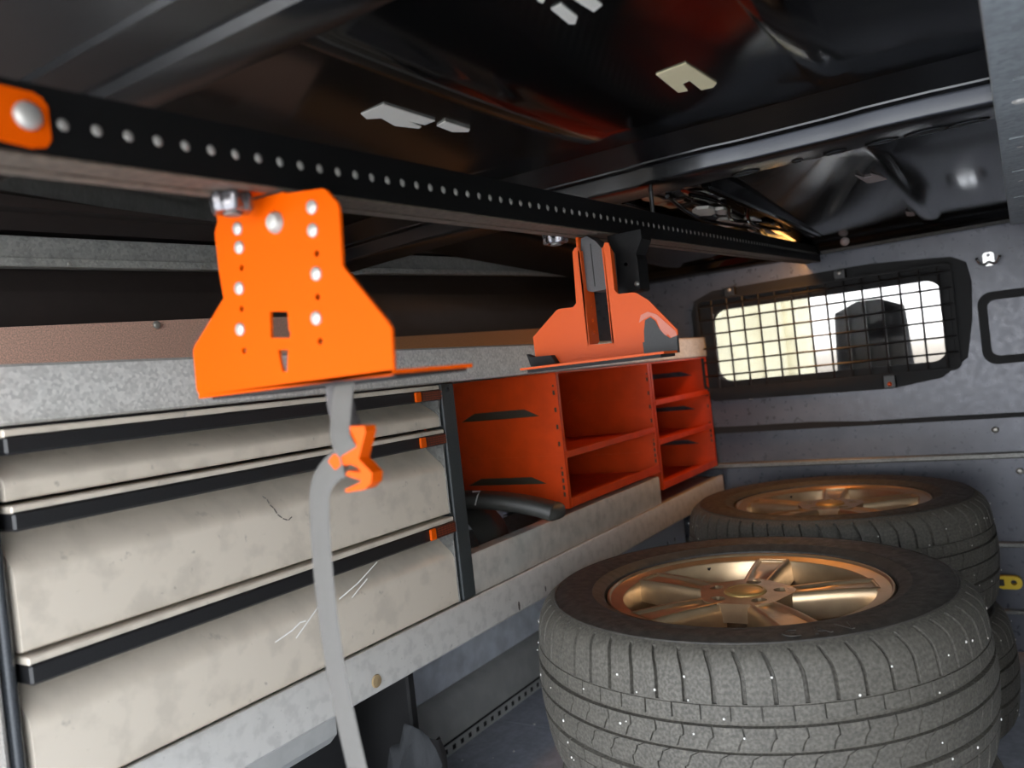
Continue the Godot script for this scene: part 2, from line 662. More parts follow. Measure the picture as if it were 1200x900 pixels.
	for b in bays:
		s = Shape.new()
		var rows := []
		var zs := [b[0], b[0] - 0.05, b[0] - 0.075, b[1] + 0.085, b[1] + 0.055, b[1]]
		if b[1] < -2.0:
			zs = [b[0], b[0] - 0.02, b[0] - 0.04, -1.6, -1.8, -2.0, -2.08, -2.16, -2.24, -2.32, -2.38, b[1]]
		for i in zs.size():
			var k := 1.0 if i >= 2 and i <= maxi(3, zs.size() - 2) and (zs.size() > 6 or i <= 3) else 0.0
			var row := PackedVector3Array()
			var xs := [[-0.70, 0.0], [-0.50, 0.0], [-0.47, 0.0], [-0.455, 1.0], [-0.415, 1.0], [-0.40, 0.0], [-0.10, 0.0], [-0.085, 1.0], [-0.04, 1.0], [-0.025, 0.0], [0.10, 0.0], [0.245, 0.0], [0.258, 1.0], [0.288, 1.0], [0.302, 0.0], [0.45, 0.0], [0.60, 0.0], [0.85, 0.0]]
			for p in xs:
				row.append(Vector3(p[0], roof_y(zs[i]) - 0.010 * k * p[1] - 0.02 * pow(absf(p[0]) / 0.85, 3.0), zs[i]))
			rows.append(row)
		s.loft(rows, false, false, true)
		part(ce, "roof_panel", s, M.black_gloss)
	s = Shape.new()
	s.box(Vector3(-0.96, 1.255, -2.54), Vector3(0.92, 1.29, 0.30))
	part(ce, "outer_skin", s, M.black_matt)
	# roof bows
	bow("trim_1", "black roof bow at the rear", -0.390, 0.10, 1.172, false)
	bow("trim_2", "glossy black roof bow with joggled flange and oval holes", -1.215, 0.15, 1.160, true)
	# header above the bulkhead
	var hd := setting("trim_3", "black header bar across the top of the bulkhead")
	s = Shape.new()
	s.extrude([Vector2(2.44, 1.18), Vector2(2.435, 1.165), Vector2(2.442, 1.152), Vector2(2.455, 1.143), Vector2(2.48, 1.138), Vector2(2.54, 1.135), Vector2(2.54, 1.26), Vector2(2.44, 1.26)], -0.90, 0.84)
	var turned := Shape.new()
	turned.add(s, Transform3D(Basis(Vector3(0, 0, -1), Vector3(0, 1, 0), Vector3(1, 0, 0)), Vector3.ZERO))
	part(hd, "bar", turned, M.black_gloss)
	for x in [0.05, -0.17]:
		s = Shape.new()
		bolt(s, Vector3(x, 1.158, -2.437), Vector3(0, -0.3, 1), 0.012)
		part(hd, "plug", s, M.scrap_grey)
	s = Shape.new()
	s.extrude([Vector2(2.452, 1.146), Vector2(2.456, 1.1405), Vector2(2.47, 1.137), Vector2(2.475, 1.140)], -0.02, 0.84)
	turned = Shape.new()
	turned.add(s, Transform3D(Basis(Vector3(0, 0, -1), Vector3(0, 1, 0), Vector3(1, 0, 0)), Vector3.ZERO))
	part(hd, "seam_strip", turned, M.galv_dark)
	# overhead perforated panels on the other side
	for k in 2:
		var z0: float = [0.2, -1.114][k]
		var z1: float = [-1.11, -2.40][k]
		var y: float = [1.110, 1.126][k]
		var o := thing("overhead_panel", ["rear grey slotted metal panel under the roof, the one with a bolt head", "farther grey slotted metal panel under the roof, ending at the bulkhead header"][k], "panel", Vector3(0.62, y, z0), "slotted overhead panels")
		holes = []
		for q in ([-0.93] if k == 0 else [-1.30, -1.58, -1.90, -2.16]):
			holes.append(V2([[0.462 if k == 0 else 0.456, q - 0.012], [0.60, q - 0.012], [0.60, q], [0.462 if k == 0 else 0.456, q]]))
		s = Shape.new()
		s.plate(V2([[0.446, z1], [0.80, z1], [0.80, z0], [0.446, z0]]), holes, 0.0, 0.003, flat_y(y))
		s.box(Vector3(0.444, y - 0.002, z1 + 0.003), Vector3(0.4475, y + 0.03, z0), 0.001)
		var bk := Shape.new()
		bk.box(Vector3(0.455, y + 0.006, z1), Vector3(0.79, y + 0.008, z0))  # dark sheet added over the slots so they look shaded
		part(o, "backing", bk, M.black_matt)
		part(o, "sheet", s, mat(rgb(150, 156, 158), 0.45, 0.2, "spangle", 6.0, {"detail": "dirt", "dscale": 1.5}))
		s = Shape.new()
		s.box(Vector3(0.79, y - 0.03, z1), Vector3(0.84, y + 0.03, z0), 0.002)
		part(o, "fixing_rail", s, M.galv_dark)
		for q in ([-1.03] if k == 0 else [-1.17, -1.38, -1.70, -2.05]):
			s = Shape.new()
			bolt(s, Vector3(0.468, y, q), Vector3.DOWN, 0.009 if k == 0 else 0.006)
			part(o, "bolt", s, M.galv_worn)


func bow(called: String, label: String, z: float, w: float, y: float, detailed: bool) -> void:
	var o := setting(called, label)
	var s := Shape.new()
	# hat section across the van: flange, rounded rear shoulder, flat underside, flange; the shoulder joggles in steps
	var rows := []
	var section := [[0.060, 1.214 - y], [0.006, 0.0290], [0.0050, 0.0265], [0.0025, 0.0258], [-0.010, 0.0250], [-0.0125, 0.0225], [-0.0165, 0.005], [-0.0185, 0.002], [-0.024, 0.0], [-0.048, 0.0], [-w + 0.045, 0.0], [-w + 0.032, 0.003], [-w + 0.028, 0.012], [-w + 0.010, 0.014], [-w, 0.015], [-w, 1.212 - y]]
	if not detailed:
		section = [[0.060, 1.214 - y], [0.001, 0.012], [-0.0005, 0.006], [-0.004, 0.0045], [-0.045, 0.0045], [-0.047, 0.004], [-0.0490, -0.005], [-0.052, -0.007], [-w + 0.006, -0.007], [-w, -0.004], [-w, 1.212 - y]]
	for i in 61:
		var x := -0.80 + 1.64 * i / 60.0
		var drop := -0.0 - 0.018 * pow(absf(x) / 0.82, 3.0)
		var jog := 0.0
		if detailed:
			for q in [[-0.05, 0.006], [0.10, -0.007], [0.27, 0.006], [0.40, -0.004]]:
				jog += q[1] * smoothstep(q[0] - 0.012, q[0] + 0.012, x)
		var row := PackedVector3Array()
		for p in section:
			row.append(Vector3(x, y + p[1] + drop, z + p[0] + jog))
		rows.append(row)
	s.loft(rows, false, false, false, 0.8)
	part(o, "pressing", s, M.black_bow)
	if detailed:
		for q in [[0.10, 0.012, 0.022], [0.18, 0.008, 0.008], [0.235, 0.010, 0.016], [0.30, 0.009, 0.022], [0.36, 0.013, 0.03], [0.41, 0.010, 0.026]]:
			s = Shape.new()
			s.plate(disc(Vector2(q[0], z - w * 0.62), q[2], 16, q[1]), [], -0.0012, 0.0, flat_y(y - 0.0006 - 0.018 * pow(q[0] / 0.82, 3.0)))
			part(o, "hole_plug", s, M.black_matt)
			s = Shape.new()
			var ring := []
			for i in 20:
				var a := TAU * i / 20
				ring.append(Vector3(q[0] + cos(a) * q[2], y - 0.0005 - 0.018 * pow(q[0] / 0.82, 3.0), z - w * 0.62 + sin(a) * q[1]))
			s.tube(ring, 0.0012, 6, Vector3.UP, true)
			part(o, "pressed_rim", s, M.black_gloss)


func build_cab_and_outside() -> void:
	var s := Shape.new()
	# bulkhead with its window opening
	var wf := setting("wall_front", "dark grey bulkhead wall with horizontal pressings")
	s = Shape.new()
	var win := rnd_rect(-0.385, 0.782, 0.285, 1.034, 0.05)
	s.plate(V2([[-0.90, 0.645], [0.84, 0.636], [0.84, 1.15], [-0.90, 1.15]]), [win], -2.52, -2.50)
	part(wf, "upper_panel", s, M.bulk)
	s = Shape.new()
	s.extrude([Vector2(2.512, 0.66), Vector2(2.512, 0.535), Vector2(2.53, 0.52), Vector2(2.54, 0.52), Vector2(2.54, 0.66)], -0.90, 0.84)
	var turn := Transform3D(Basis(Vector3(0, 0, -1), Vector3(0, 1, 0), Vector3(1, 0, 0)), Vector3.ZERO)
	var t := Shape.new()
	t.add(s, turn)
	part(wf, "middle_panel", t, M.bulk)
	s = Shape.new()
	s.box(Vector3(-0.90, -0.02, -2.54), Vector3(0.84, 0.53, -2.515), 0.002)
	part(wf, "lower_panel", s, M.bulk)
	s = Shape.new()
	s.plate(V2([[-0.90, 0.637], [0.84, 0.630], [0.84, 0.640], [0.20, 0.646], [0.05, 0.645], [-0.10, 0.653], [-0.90, 0.657]]), [], -2.5, -2.494)
	part(wf, "gap_shade", s, M.black_matt)  # black strip painted in as the shadow of the panel gap
	for q in [[0.524, 0.016, 0.02], [0.285, 0.014, 0.014], [0.105, 0.012, 0.014]]:
		s = Shape.new()
		s.box(Vector3(-0.84, q[0], -2.516), Vector3(0.84, q[0] + q[1], -2.512 + q[2]), 0.003)
		part(wf, "cross_rail", s, M.galv_dark)
	# rubber filled pressing beside the window
	s = Shape.new()
	var hole := rnd_rect(0.372, 0.797, 0.738, 0.945, 0.02)
	s.plate(rnd_rect(0.350, 0.775, 0.76, 0.967, 0.035), [hole], -2.503, -2.496)
	part(wf, "rubber_strip", s, M.black_matt)
	for q in [[-0.277, 0.742], [0.406, 0.487], [0.36, 0.60]]:
		s = Shape.new()
		bolt(s, Vector3(q[0], q[1], -2.499 if q[1] > 0.64 else -2.512), Vector3(0, 0, 1), 0.009)
		part(wf, "bolt", s, M.zinc)
	# black surround panel that frames the window
	s = Shape.new()
	s.plate(V2([[-0.435, 0.80], [-0.42, 0.76], [-0.39, 0.738], [0.12, 0.733], [0.25, 0.752], [0.315, 0.80], [0.335, 0.90], [0.343, 1.0], [0.335, 1.055], [0.30, 1.075], [0.1, 1.09], [-0.36, 1.083], [-0.42, 1.06], [-0.435, 1.02]]), [win], -2.50, -2.492)
	part(wf, "window_surround", s, M.black_matt)
	var w1 := setting("window_1", "bulkhead window with rounded corners")
	s = Shape.new()
	s.plate(rnd_rect(-0.388, 0.779, 0.288, 1.037, 0.052), [rnd_rect(-0.370, 0.797, 0.270, 1.020, 0.04)], -2.518, -2.488)
	part(w1, "rubber_seal", s, M.black_matt)
	s = Shape.new()
	s.plate(rnd_rect(-0.372, 0.795, 0.272, 1.022, 0.04), [], -2.512, -2.508)
	part(w1, "pane", s, M.glass_tinted)
	# the cab beyond: floor, roof, pillars, windscreen and one seat
	var cb := setting("floor_2", "cab of the van beyond the bulkhead")
	s = Shape.new()
	s.box(Vector3(-0.90, 0.0, -4.2), Vector3(0.92, 0.06, -2.56))
	s.box(Vector3(-0.90, 0.06, -4.2), Vector3(0.92, 0.62, -3.85), 0.03)
	part(cb, "cab_floor", s, M.black_matt)
	s = Shape.new()
	s.box(Vector3(-0.90, 1.20, -3.5), Vector3(0.92, 1.26, -2.56), 0.01)
	part(cb, "cab_roof", s, M.panel_grey)
	s = Shape.new()
	for x in [-0.88, 0.86]:
		s.box(Vector3(x - 0.03, 0.0, -4.0), Vector3(x + 0.03, 0.62, -2.56), 0.01)
		s.box(Vector3(x - 0.03, 0.6, -2.72), Vector3(x + 0.03, 1.22, -2.56), 0.01)
		s.tube([Vector3(x, 0.6, -4.05), Vector3(x, 1.22, -3.45)], 0.04, 8, Vector3.RIGHT)
	part(cb, "pillar", s, M.panel_grey)
	var w2 := setting("window_2", "windscreen of the cab")
	s = Shape.new()
	var slope := Transform3D(Basis(Vector3.RIGHT, Vector3(0, 0.62, 0.6).normalized(), Vector3(0, -0.6, 0.62).normalized()), Vector3(0, 0.6, -4.07))
	s.plate(V2([[-0.86, 0.0], [0.86, 0.0], [0.80, 0.86], [-0.80, 0.86]]), [], 0.0, 0.004, slope)
	part(w2, "pane", s, M.glass)
	var se := thing("cab_seat", "dark cab seat whose headrest shows through the bulkhead window", "seat", Vector3(0.02, 0.06, -2.95))
	s = Shape.new()
	var rows := []
	for i in 9:
		var k := i / 8.0
		var row := PackedVector3Array()
		var y := 0.765 + 0.245 * k
		var hw := (0.120 - 0.012 * k) * (1.0 if k < 0.85 else sqrt(maxf(0.05, 1.0 - pow((k - 0.85) / 0.16, 2.0))))
		var hd := 0.05 * (1.0 if k < 0.8 else sqrt(maxf(0.05, 1.0 - pow((k - 0.8) / 0.22, 2.0))))
		for j in 20:
			var a := TAU * j / 20
			row.append(Vector3(0.018 + hw * signf(cos(a)) * pow(absf(cos(a)), 0.5), y, -2.95 + hd * signf(sin(a)) * pow(absf(sin(a)), 0.6)))
		rows.append(row)
	s.loft(rows, false, true)
	s.poly(Array(rows[8]), Vector3.UP)
	s.poly(Array(rows[0]), Vector3.DOWN)
	part(se, "headrest", s, M.seat)
	for x in [-0.04, 0.075]:
		s = Shape.new()
		s.tube([Vector3(x, 0.66, -2.95), Vector3(x, 0.80, -2.95)], 0.006, 8, Vector3.RIGHT)
		part(se, "headrest_rod", s, M.chrome)
	s = Shape.new()
	s.box(Vector3(-0.24, 0.24, -3.01), Vector3(0.28, 0.70, -2.87), 0.05)
	part(se, "backrest", s, M.seat)
	s = Shape.new()
	s.box(Vector3(-0.24, 0.06, -3.45), Vector3(0.28, 0.30, -2.90), 0.05)
	part(se, "seat_cushion", s, M.seat)
	# outside
	var gr := setting("ground", "pale concrete yard around the van")
	s = Shape.new()
	s.box(Vector3(-30, -0.75, -30), Vector3(30, -0.6, 30))
	part(gr, "concrete", s, M.ground)
	var bd := thing("outside_building", "pale cream building outside, seen bright through the cab windows", "building", Vector3(-5, -0.6, -12))
	s = Shape.new()
	s.box(Vector3(-14, -0.6, -13.0), Vector3(-2.3, 3.4, -12.0), 0.02)
	part(bd, "wall", s, M.cream)
	s = Shape.new()
	s.box(Vector3(-14.3, 3.4, -13.3), Vector3(-2.0, 3.6, -11.7), 0.02)
	part(bd, "roof_edge", s, M.panel_grey)
	for x in [-8.0, -4.0, -2.6]:
		s = Shape.new()
		s.box(Vector3(x - 0.15, -0.6, -12.0), Vector3(x + 0.15, 3.4, -11.85), 0.02)
		part(bd, "pilaster", s, M.cream)


# ==================================================================== wall units
func build_wall_units() -> void:
	var s: Shape
	# long galvanised tray on top
	var tr := thing("top_tray", "long pale galvanised tray edge running above the drawers and shelves", "tray", Vector3(-0.6, 0.88, -1.4))
	s = Shape.new()
	s.extrude([Vector2(-0.79, 0.884), Vector2(-0.415, 0.884), Vector2(-0.415, 0.881), Vector2(-0.402, 0.881), Vector2(-0.399, 0.884), Vector2(-0.399, 0.939), Vector2(-0.402, 0.942), Vector2(-0.418, 0.942), Vector2(-0.418, 0.940), Vector2(-0.403, 0.938), Vector2(-0.403, 0.887), Vector2(-0.79, 0.887)], -2.492, -0.12)
	part(tr, "tray_sheet", s, M.galv)
	s = Shape.new()
	s.box(Vector3(-0.79, 0.887, -2.492), Vector3(-0.403, 0.938, -2.489))
	part(tr, "end_plate", s, M.galv)
	# lower support beam
	var be := thing("support_beam", "scuffed galvanised beam running below the drawers, with one missing plug", "beam", Vector3(-0.42, 0.44, -1.4))
	s = Shape.new()
	s.extrude([Vector2(-0.80, 0.500), Vector2(-0.408, 0.500), Vector2(-0.402, 0.504), Vector2(-0.393, 0.505), Vector2(-0.390, 0.501), Vector2(-0.390, 0.442), Vector2(-0.394, 0.438), Vector2(-0.43, 0.438), Vector2(-0.43, 0.441), Vector2(-0.396, 0.442), Vector2(-0.396, 0.495), Vector2(-0.80, 0.495)], -2.492, -0.12)
	part(be, "channel", s, M.galv_worn)
	s = Shape.new()
	s.lathe([Vector2(0.0, 0.003), Vector2(0.009, 0.002), Vector2(0.010, 0.0)], 12, along(Vector3.RIGHT, Vector3(-0.390, 0.457, -0.865)))
	part(be, "rust_spot", s, mat(rgb(150, 128, 92), 0.8, 0.0, "fine", 20.0))
	for q in [[-1.26, 0.451, 0.009], [-1.36, 0.456, 0.006]]:
		s = Shape.new()
		s.plate(disc(Vector2(q[0], q[1]), q[2] * 0.35, 7, q[2]), [], 0.0, 0.0006, side_x(-0.3894))
		part(be, "dirt_mark", s, M.mark_dark)
	for k in 5:                                                    # brackets that carry the beam from the wall
		s = Shape.new()
		var z := -0.5 - 0.48 * k
		s.box(Vector3(-0.86, 0.462, z - 0.02), Vector3(-0.43, 0.494, z + 0.02), 0.002)
		part(be, "wall_bracket", s, M.galv_dark)
	build_drawers()
	build_side_cabinet()
	build_shelves()
	# plain metal lip in front of the lower bay
	var lp := thing("lip_panel", "grey metal lip panel below the orange shelves, standing on the support beam", "panel", Vector3(-0.41, 0.505, -1.57))
	s = Shape.new()
	s.extrude([Vector2(-0.415, 0.505), Vector2(-0.400, 0.505), Vector2(-0.399, 0.507), Vector2(-0.399, 0.573), Vector2(-0.401, 0.576), Vector2(-0.43, 0.576), Vector2(-0.43, 0.574), Vector2(-0.402, 0.573), Vector2(-0.402, 0.508), Vector2(-0.415, 0.508)], -2.005, -1.142)
	part(lp, "sheet", s, mat(rgb(192, 187, 177), 0.45, 0.2, "soft", 3.0, {"detail": "dirt", "dscale": 2.4}))
	# dark moulded guard lying in the open bay
	var gu := thing("moulded_guard", "dark grey moulded plastic guard with thick rounded rim lying in the open bay", "guard", Vector3(-0.5, 0.50, -1.36))
	s = Shape.new()
	var path := []
	for i in 15:
		var k := i / 14.0
		path.append(Vector3(-0.66 + 0.29 * k, 0.642 - 0.038 * pow(k, 3.0), -1.30 - 0.09 * k))
	var sec := []
	for j in 16:
		var a := TAU * j / 16
		sec.append(Vector2(0.034 * signf(cos(a)) * pow(absf(cos(a)), 0.6), 0.017 * signf(sin(a)) * pow(absf(sin(a)), 0.7)))
	s.sweep(sec, path, Vector3.UP)
	var rows := []
	for i in 6:                                                    # rounded nose of the rim
		var k := i / 5.0 * PI / 2
		var row := PackedVector3Array()
		for q in sec:
			row.append(Vector3(path[-1].x + 0.018 * sin(k), path[-1].y + q.y * cos(k) - 0.004 * sin(k), path[-1].z - 0.004 * sin(k) - q.x * cos(k)))
		rows.append(row)
	s.loft(rows, false, true)
	part(gu, "rim", s, M.guard)
	s = Shape.new()
	s.tube([Vector3(-0.505, 0.6595, -1.31), Vector3(-0.500, 0.6575, -1.33), Vector3(-0.498, 0.650, -1.316 + 0.0), Vector3(-0.503, 0.632, -1.312)], 0.0014, 6, Vector3.UP)
	part(gu, "seam", s, M.panel_grey)
	s = Shape.new()
	rows = []
	for i in 13:                                                   # the bowl below the rim
		var k := i / 12.0
		var a := k * PI * 0.56
		var row := PackedVector3Array()
		for j in 9:
			var z := -1.29 - 0.11 * j / 8.0
			var r := 0.125 - 0.02 * absf(j - 4) / 4.0
			row.append(Vector3(-0.57 + r * 0.98 - r * cos(a) * 0.0 - 0.145 * (1.0 - sin(a + 0.35)) - 0.02, 0.625 - 0.125 * (1.0 - cos(a)) - 0.0, z))
		rows.append(row)
	s.loft(rows)
	part(gu, "bowl", s, M.guard)


func build_drawers() -> void:
	var ca := thing("drawer_cabinet", "grey metal cabinet of three wide drawers with black bar handles", "cabinet", Vector3(-0.6, 0.505, -0.75))
	var s := Shape.new()
	s.box(Vector3(-0.79, 0.51, -1.100), Vector3(-0.44, 0.88, -1.094))
	s.box(Vector3(-0.79, 0.51, -0.396), Vector3(-0.44, 0.88, -0.390))
	s.box(Vector3(-0.79, 0.51, -1.10), Vector3(-0.785, 0.88, -0.39))
	s.box(Vector3(-0.79, 0.505, -1.10), Vector3(-0.43, 0.510, -0.39))
	s.box(Vector3(-0.79, 0.876, -1.10), Vector3(-0.404, 0.880, -0.39))
	part(ca, "body", s, M.black_satin)
	s = Shape.new()
	s.box(Vector3(-0.44, 0.505, -1.141), Vector3(-0.397, 0.880, -1.1035), 0.002)
	part(ca, "end_post", s, mat(rgb(58, 62, 62), 0.4, 0.1, "fine", 5.0))
	s = Shape.new()
	var pr := []
	for i in 9:
		var a := PI / 2 * i / 8
		pr.append(Vector2(-0.408 + 0.008 * sin(a), -0.384 - 0.008 * cos(a)))
	for i in 9:
		var a := PI / 2 * i / 8
		pr.append(Vector2(-0.408 + 0.008 * cos(a), -0.386 + 0.008 * sin(a)))
	pr.append(Vector2(-0.44, -0.378))
	pr.append(Vector2(-0.44, -0.392))
	var t := Shape.new()
	t.extrude(pr, 0.505, 0.880)
	s.add(t, Transform3D(Basis(Vector3(1, 0, 0), Vector3(0, 0, 1), Vector3(0, 1, 0)), Vector3.ZERO))
	part(ca, "corner_post", s, mat(rgb(60, 63, 66), 0.25, 0.3, "fine", 5.0))
	s = Shape.new()
	bolt(s, Vector3(-0.397, 0.868, -1.122), Vector3.RIGHT, 0.004)
	part(ca, "screw", s, M.black_matt)
	# each: lip top, bar top, bar bottom, face bottom
	var dr := [[0.8775, 0.8705, 0.852, 0.807], [0.8025, 0.796, 0.777, 0.658], [0.6535, 0.6465, 0.626, 0.506]]
	for k in 3:
		var d: Array = dr[k]
		s = Shape.new()
		var top: float = d[2] + 0.006
		var reach := 0.052 if k else 0.036
		var out := [Vector2(-0.446, d[3]), Vector2(-0.402, d[3]), Vector2(-0.400, d[3] + 0.002)]
		for i in 13:                                                   # scooped finger grip under the bar
			var q := i / 12.0
			out.append(Vector2(-0.400 - 0.040 * (q * q * (3 - 2 * q)), top - reach + reach * q))
		out.append(Vector2(-0.446, top))
		s.extrude(out, -1.0935, -0.397)
		var front := part(ca, "drawer", s, M.drawer)
		s = Shape.new()
		s.box(Vector3(-0.440, d[2], -1.0935), Vector3(-0.390, d[1], -0.397), 0.0025)
		sub(front, "handle_bar", s, M.black_satin)
		s = Shape.new()
		s.box(Vector3(-0.440, d[1] - 0.001, -1.0935), Vector3(-0.392, d[0], -0.397), 0.0015)
		sub(front, "top_lip", s, M.drawer)
		s = Shape.new()
		var cap := [Vector2(-0.436, d[2]), Vector2(-0.396, d[2]), Vector2(-0.400, d[2] - 0.018), Vector2(-0.409, d[2] - 0.030), Vector2(-0.436, d[2] - 0.034)]
		s.extrude(cap, -1.0965, -1.0925)
		s.box(Vector3(-0.436, d[3], -1.0965), Vector3(-0.3985, d[2], -1.0938), 0.0005)
		sub(front, "end_cap", s, M.galv_dark)
		s = Shape.new()
		s.box(Vector3(-0.390, d[2] + 0.0012, -1.036), Vector3(-0.3855, d[1] - 0.001, -1.0215), 0.0012)
		sub(front, "latch_button", s, M.orange_plastic)
		s = Shape.new()
		s.box(Vector3(-0.391, d[2] + 0.0012, -1.0925), Vector3(-0.3880, d[1] - 0.001, -1.0365), 0.0008)
		sub(front, "latch_label", s, M.orange_dark)
		s = Shape.new()
		for j in 4:                                                   # worn lines of print, too small to read
			var y: float = d[1] - 0.0045 - 0.0036 * j
			var z := -1.042
			while z > -1.088:
				var w := 0.003 + 0.004 * fmod(absf(sin(z * 917.0 + j * 3.1 + k)), 1.0)
				s.box(Vector3(-0.3881, y - 0.0008, z - w), Vector3(-0.3877, y + 0.0008, z))
				z -= w + 0.0022
		sub(front, "label_print", s, mat(rgb(118, 50, 24), 0.5))
	# scuffs and pen marks on the drawer fronts
	var pen := [[-0.706, 0.757], [-0.712, 0.752], [-0.716, 0.744], [-0.722, 0.738], [-0.727, 0.729], [-0.735, 0.722], [-0.744, 0.718], [-0.752, 0.722]]
	s = Shape.new()
	for i in pen.size() - 1:
		var a := Vector3(-0.3998, pen[i][1], pen[i][0])
		var b := Vector3(-0.3998, pen[i + 1][1], pen[i + 1][0])
		s.tube([a, a.lerp(b, 0.8)], 0.0008, 5, Vector3.RIGHT)
	part(ca, "pen_mark", s, M.mark_dark)
	for q in [[[-0.70, 0.568], [-0.73, 0.574], [-0.745, 0.580], [-0.755, 0.579]], [[-0.735, 0.562], [-0.76, 0.578], [-0.79, 0.598], [-0.80, 0.600]], [[-0.82, 0.59], [-0.86, 0.602], [-0.905, 0.622]], [[-0.845, 0.585], [-0.88, 0.603]]]:
		s = Shape.new()
		var p := []
		for e in q:
			p.append(Vector3(-0.3999, e[1], e[0]))
		s.sweep([Vector2(-0.0010, 0), Vector2(0, 0.0003), Vector2(0.0010, 0), Vector2(0, -0.0003)], p, Vector3.RIGHT)
		part(ca, "scratch", s, M.mark_light)


func build_side_cabinet() -> void:
	var o := thing("side_cabinet", "pale grey cabinet side beyond the rounded black corner post, cut by the frame", "cabinet", Vector3(-0.6, 0.505, -0.25))
	var s := Shape.new()
	s.box(Vector3(-0.79, 0.505, -0.376), Vector3(-0.402, 0.88, -0.12), 0.002)
	part(o, "body", s, M.panel_light)
	s = Shape.new()
	s.box(Vector3(-0.402, 0.53, -0.372), Vector3(-0.399, 0.86, -0.13), 0.001)
	part(o, "door", s, M.panel_light)


func build_shelves() -> void:
	var slots_big := [0.836, 0.799, 0.762, 0.725, 0.661, 0.646, 0.631, 0.616]
	var s: Shape
	for k in 2:
		var z0: float = [-1.515, -2.032][k]
		var z1: float = [-2.028, -2.489][k]
		var yb: float = [0.585, 0.535][k]
		var o := thing("shelf_unit", ["orange metal shelf unit with one middle shelf next to the open bay", "orange metal shelf unit with two shelves at the bulkhead end"][k], "shelf", Vector3(-0.6, yb, (z0 + z1) / 2), "orange shelf units")
		for e in 2:
			var z: float = z0 if e == 0 else z1
			var holes := []
			var outline := V2([[-0.79, yb], [-0.402, yb], [-0.402, 0.879], [-0.79, 0.879]])
			for h in ([[0.788, 0.806], [0.640, 0.656]] if k == 0 else [[0.826, 0.842], [0.718, 0.732], [0.608, 0.622]]):
				holes.append(V2([[-0.665, h[0]], [-0.452, h[0]], [-0.490, h[1]], [-0.625, h[1]]]))
			for y in slots_big:
				if y > yb + 0.02:
					holes.append(V2([[-0.4145, y - 0.005], [-0.4085, y - 0.005], [-0.4085, y + 0.005], [-0.4145, y + 0.005]]))
			for y in [0.851, 0.673]:
				holes.append(disc(Vector2(-0.4117, y), 0.0028, 10))
			s = Shape.new()
			var zz := z - 0.001 if e == 0 else z + 0.001
			s.plate(outline, holes, zz - 0.001, zz + 0.001)
			s.box(Vector3(-0.405, yb, minf(z, z - 0.012 if e == 0 else z + 0.012)), Vector3(-0.402, 0.879, maxf(z, z - 0.012 if e == 0 else z + 0.012)), 0.0008)
			s.box(Vector3(-0.79, 0.699, zz - 0.0018), Vector3(-0.404, 0.701, zz + 0.0018))
			part(o, "side_panel", s, M.orange_shelf)
			s = Shape.new()                                                # added dark sheet so the slots and hand holes read as shaded
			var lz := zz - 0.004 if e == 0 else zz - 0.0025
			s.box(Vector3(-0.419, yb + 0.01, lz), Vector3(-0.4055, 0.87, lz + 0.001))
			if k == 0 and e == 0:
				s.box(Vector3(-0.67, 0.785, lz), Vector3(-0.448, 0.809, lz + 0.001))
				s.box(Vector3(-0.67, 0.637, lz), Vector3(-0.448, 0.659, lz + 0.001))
			part(o, "slot_shade_sheet", s, M.slot_shade)
		s = Shape.new()
		s.box(Vector3(-0.792, yb, z1), Vector3(-0.789, 0.879, z0))
		part(o, "back_panel", s, M.orange_shelf)
		s = Shape.new()
		s.box(Vector3(-0.79, 0.877, z1), Vector3(-0.402, 0.880, z0))
		part(o, "top_panel", s, M.orange_shelf)
		for y in ([yb, 0.692] if k == 0 else [yb, 0.655, 0.762]):
			s = Shape.new()
			var lip := 0.015 if y > 0.6 else 0.020
			s.extrude([Vector2(-0.789, y), Vector2(-0.404, y), Vector2(-0.401, y + 0.002), Vector2(-0.401, y + lip), Vector2(-0.404, y + lip + 0.0015), Vector2(-0.4065, y + lip), Vector2(-0.4065, y + 0.005), Vector2(-0.789, y + 0.003)], z1 + 0.013, z0 - 0.013)
			part(o, "shelf_board", s, M.orange_shelf)


# ==================================================================== roof track and brackets
var rail_dir := Vector3(0.0, 0.0384, -0.99926)


func rail_at(d: float) -> Vector3:                                     # centre of the holed face, d metres past the first hole in view
	return Vector3(-0.031, 1.0558, -0.281) + rail_dir * d


func rail_frame() -> Transform3D:
	return Transform3D(Basis(rail_dir, Vector3(0, 0.99926, 0.0384), Vector3(1, 0, 0)), rail_at(0))


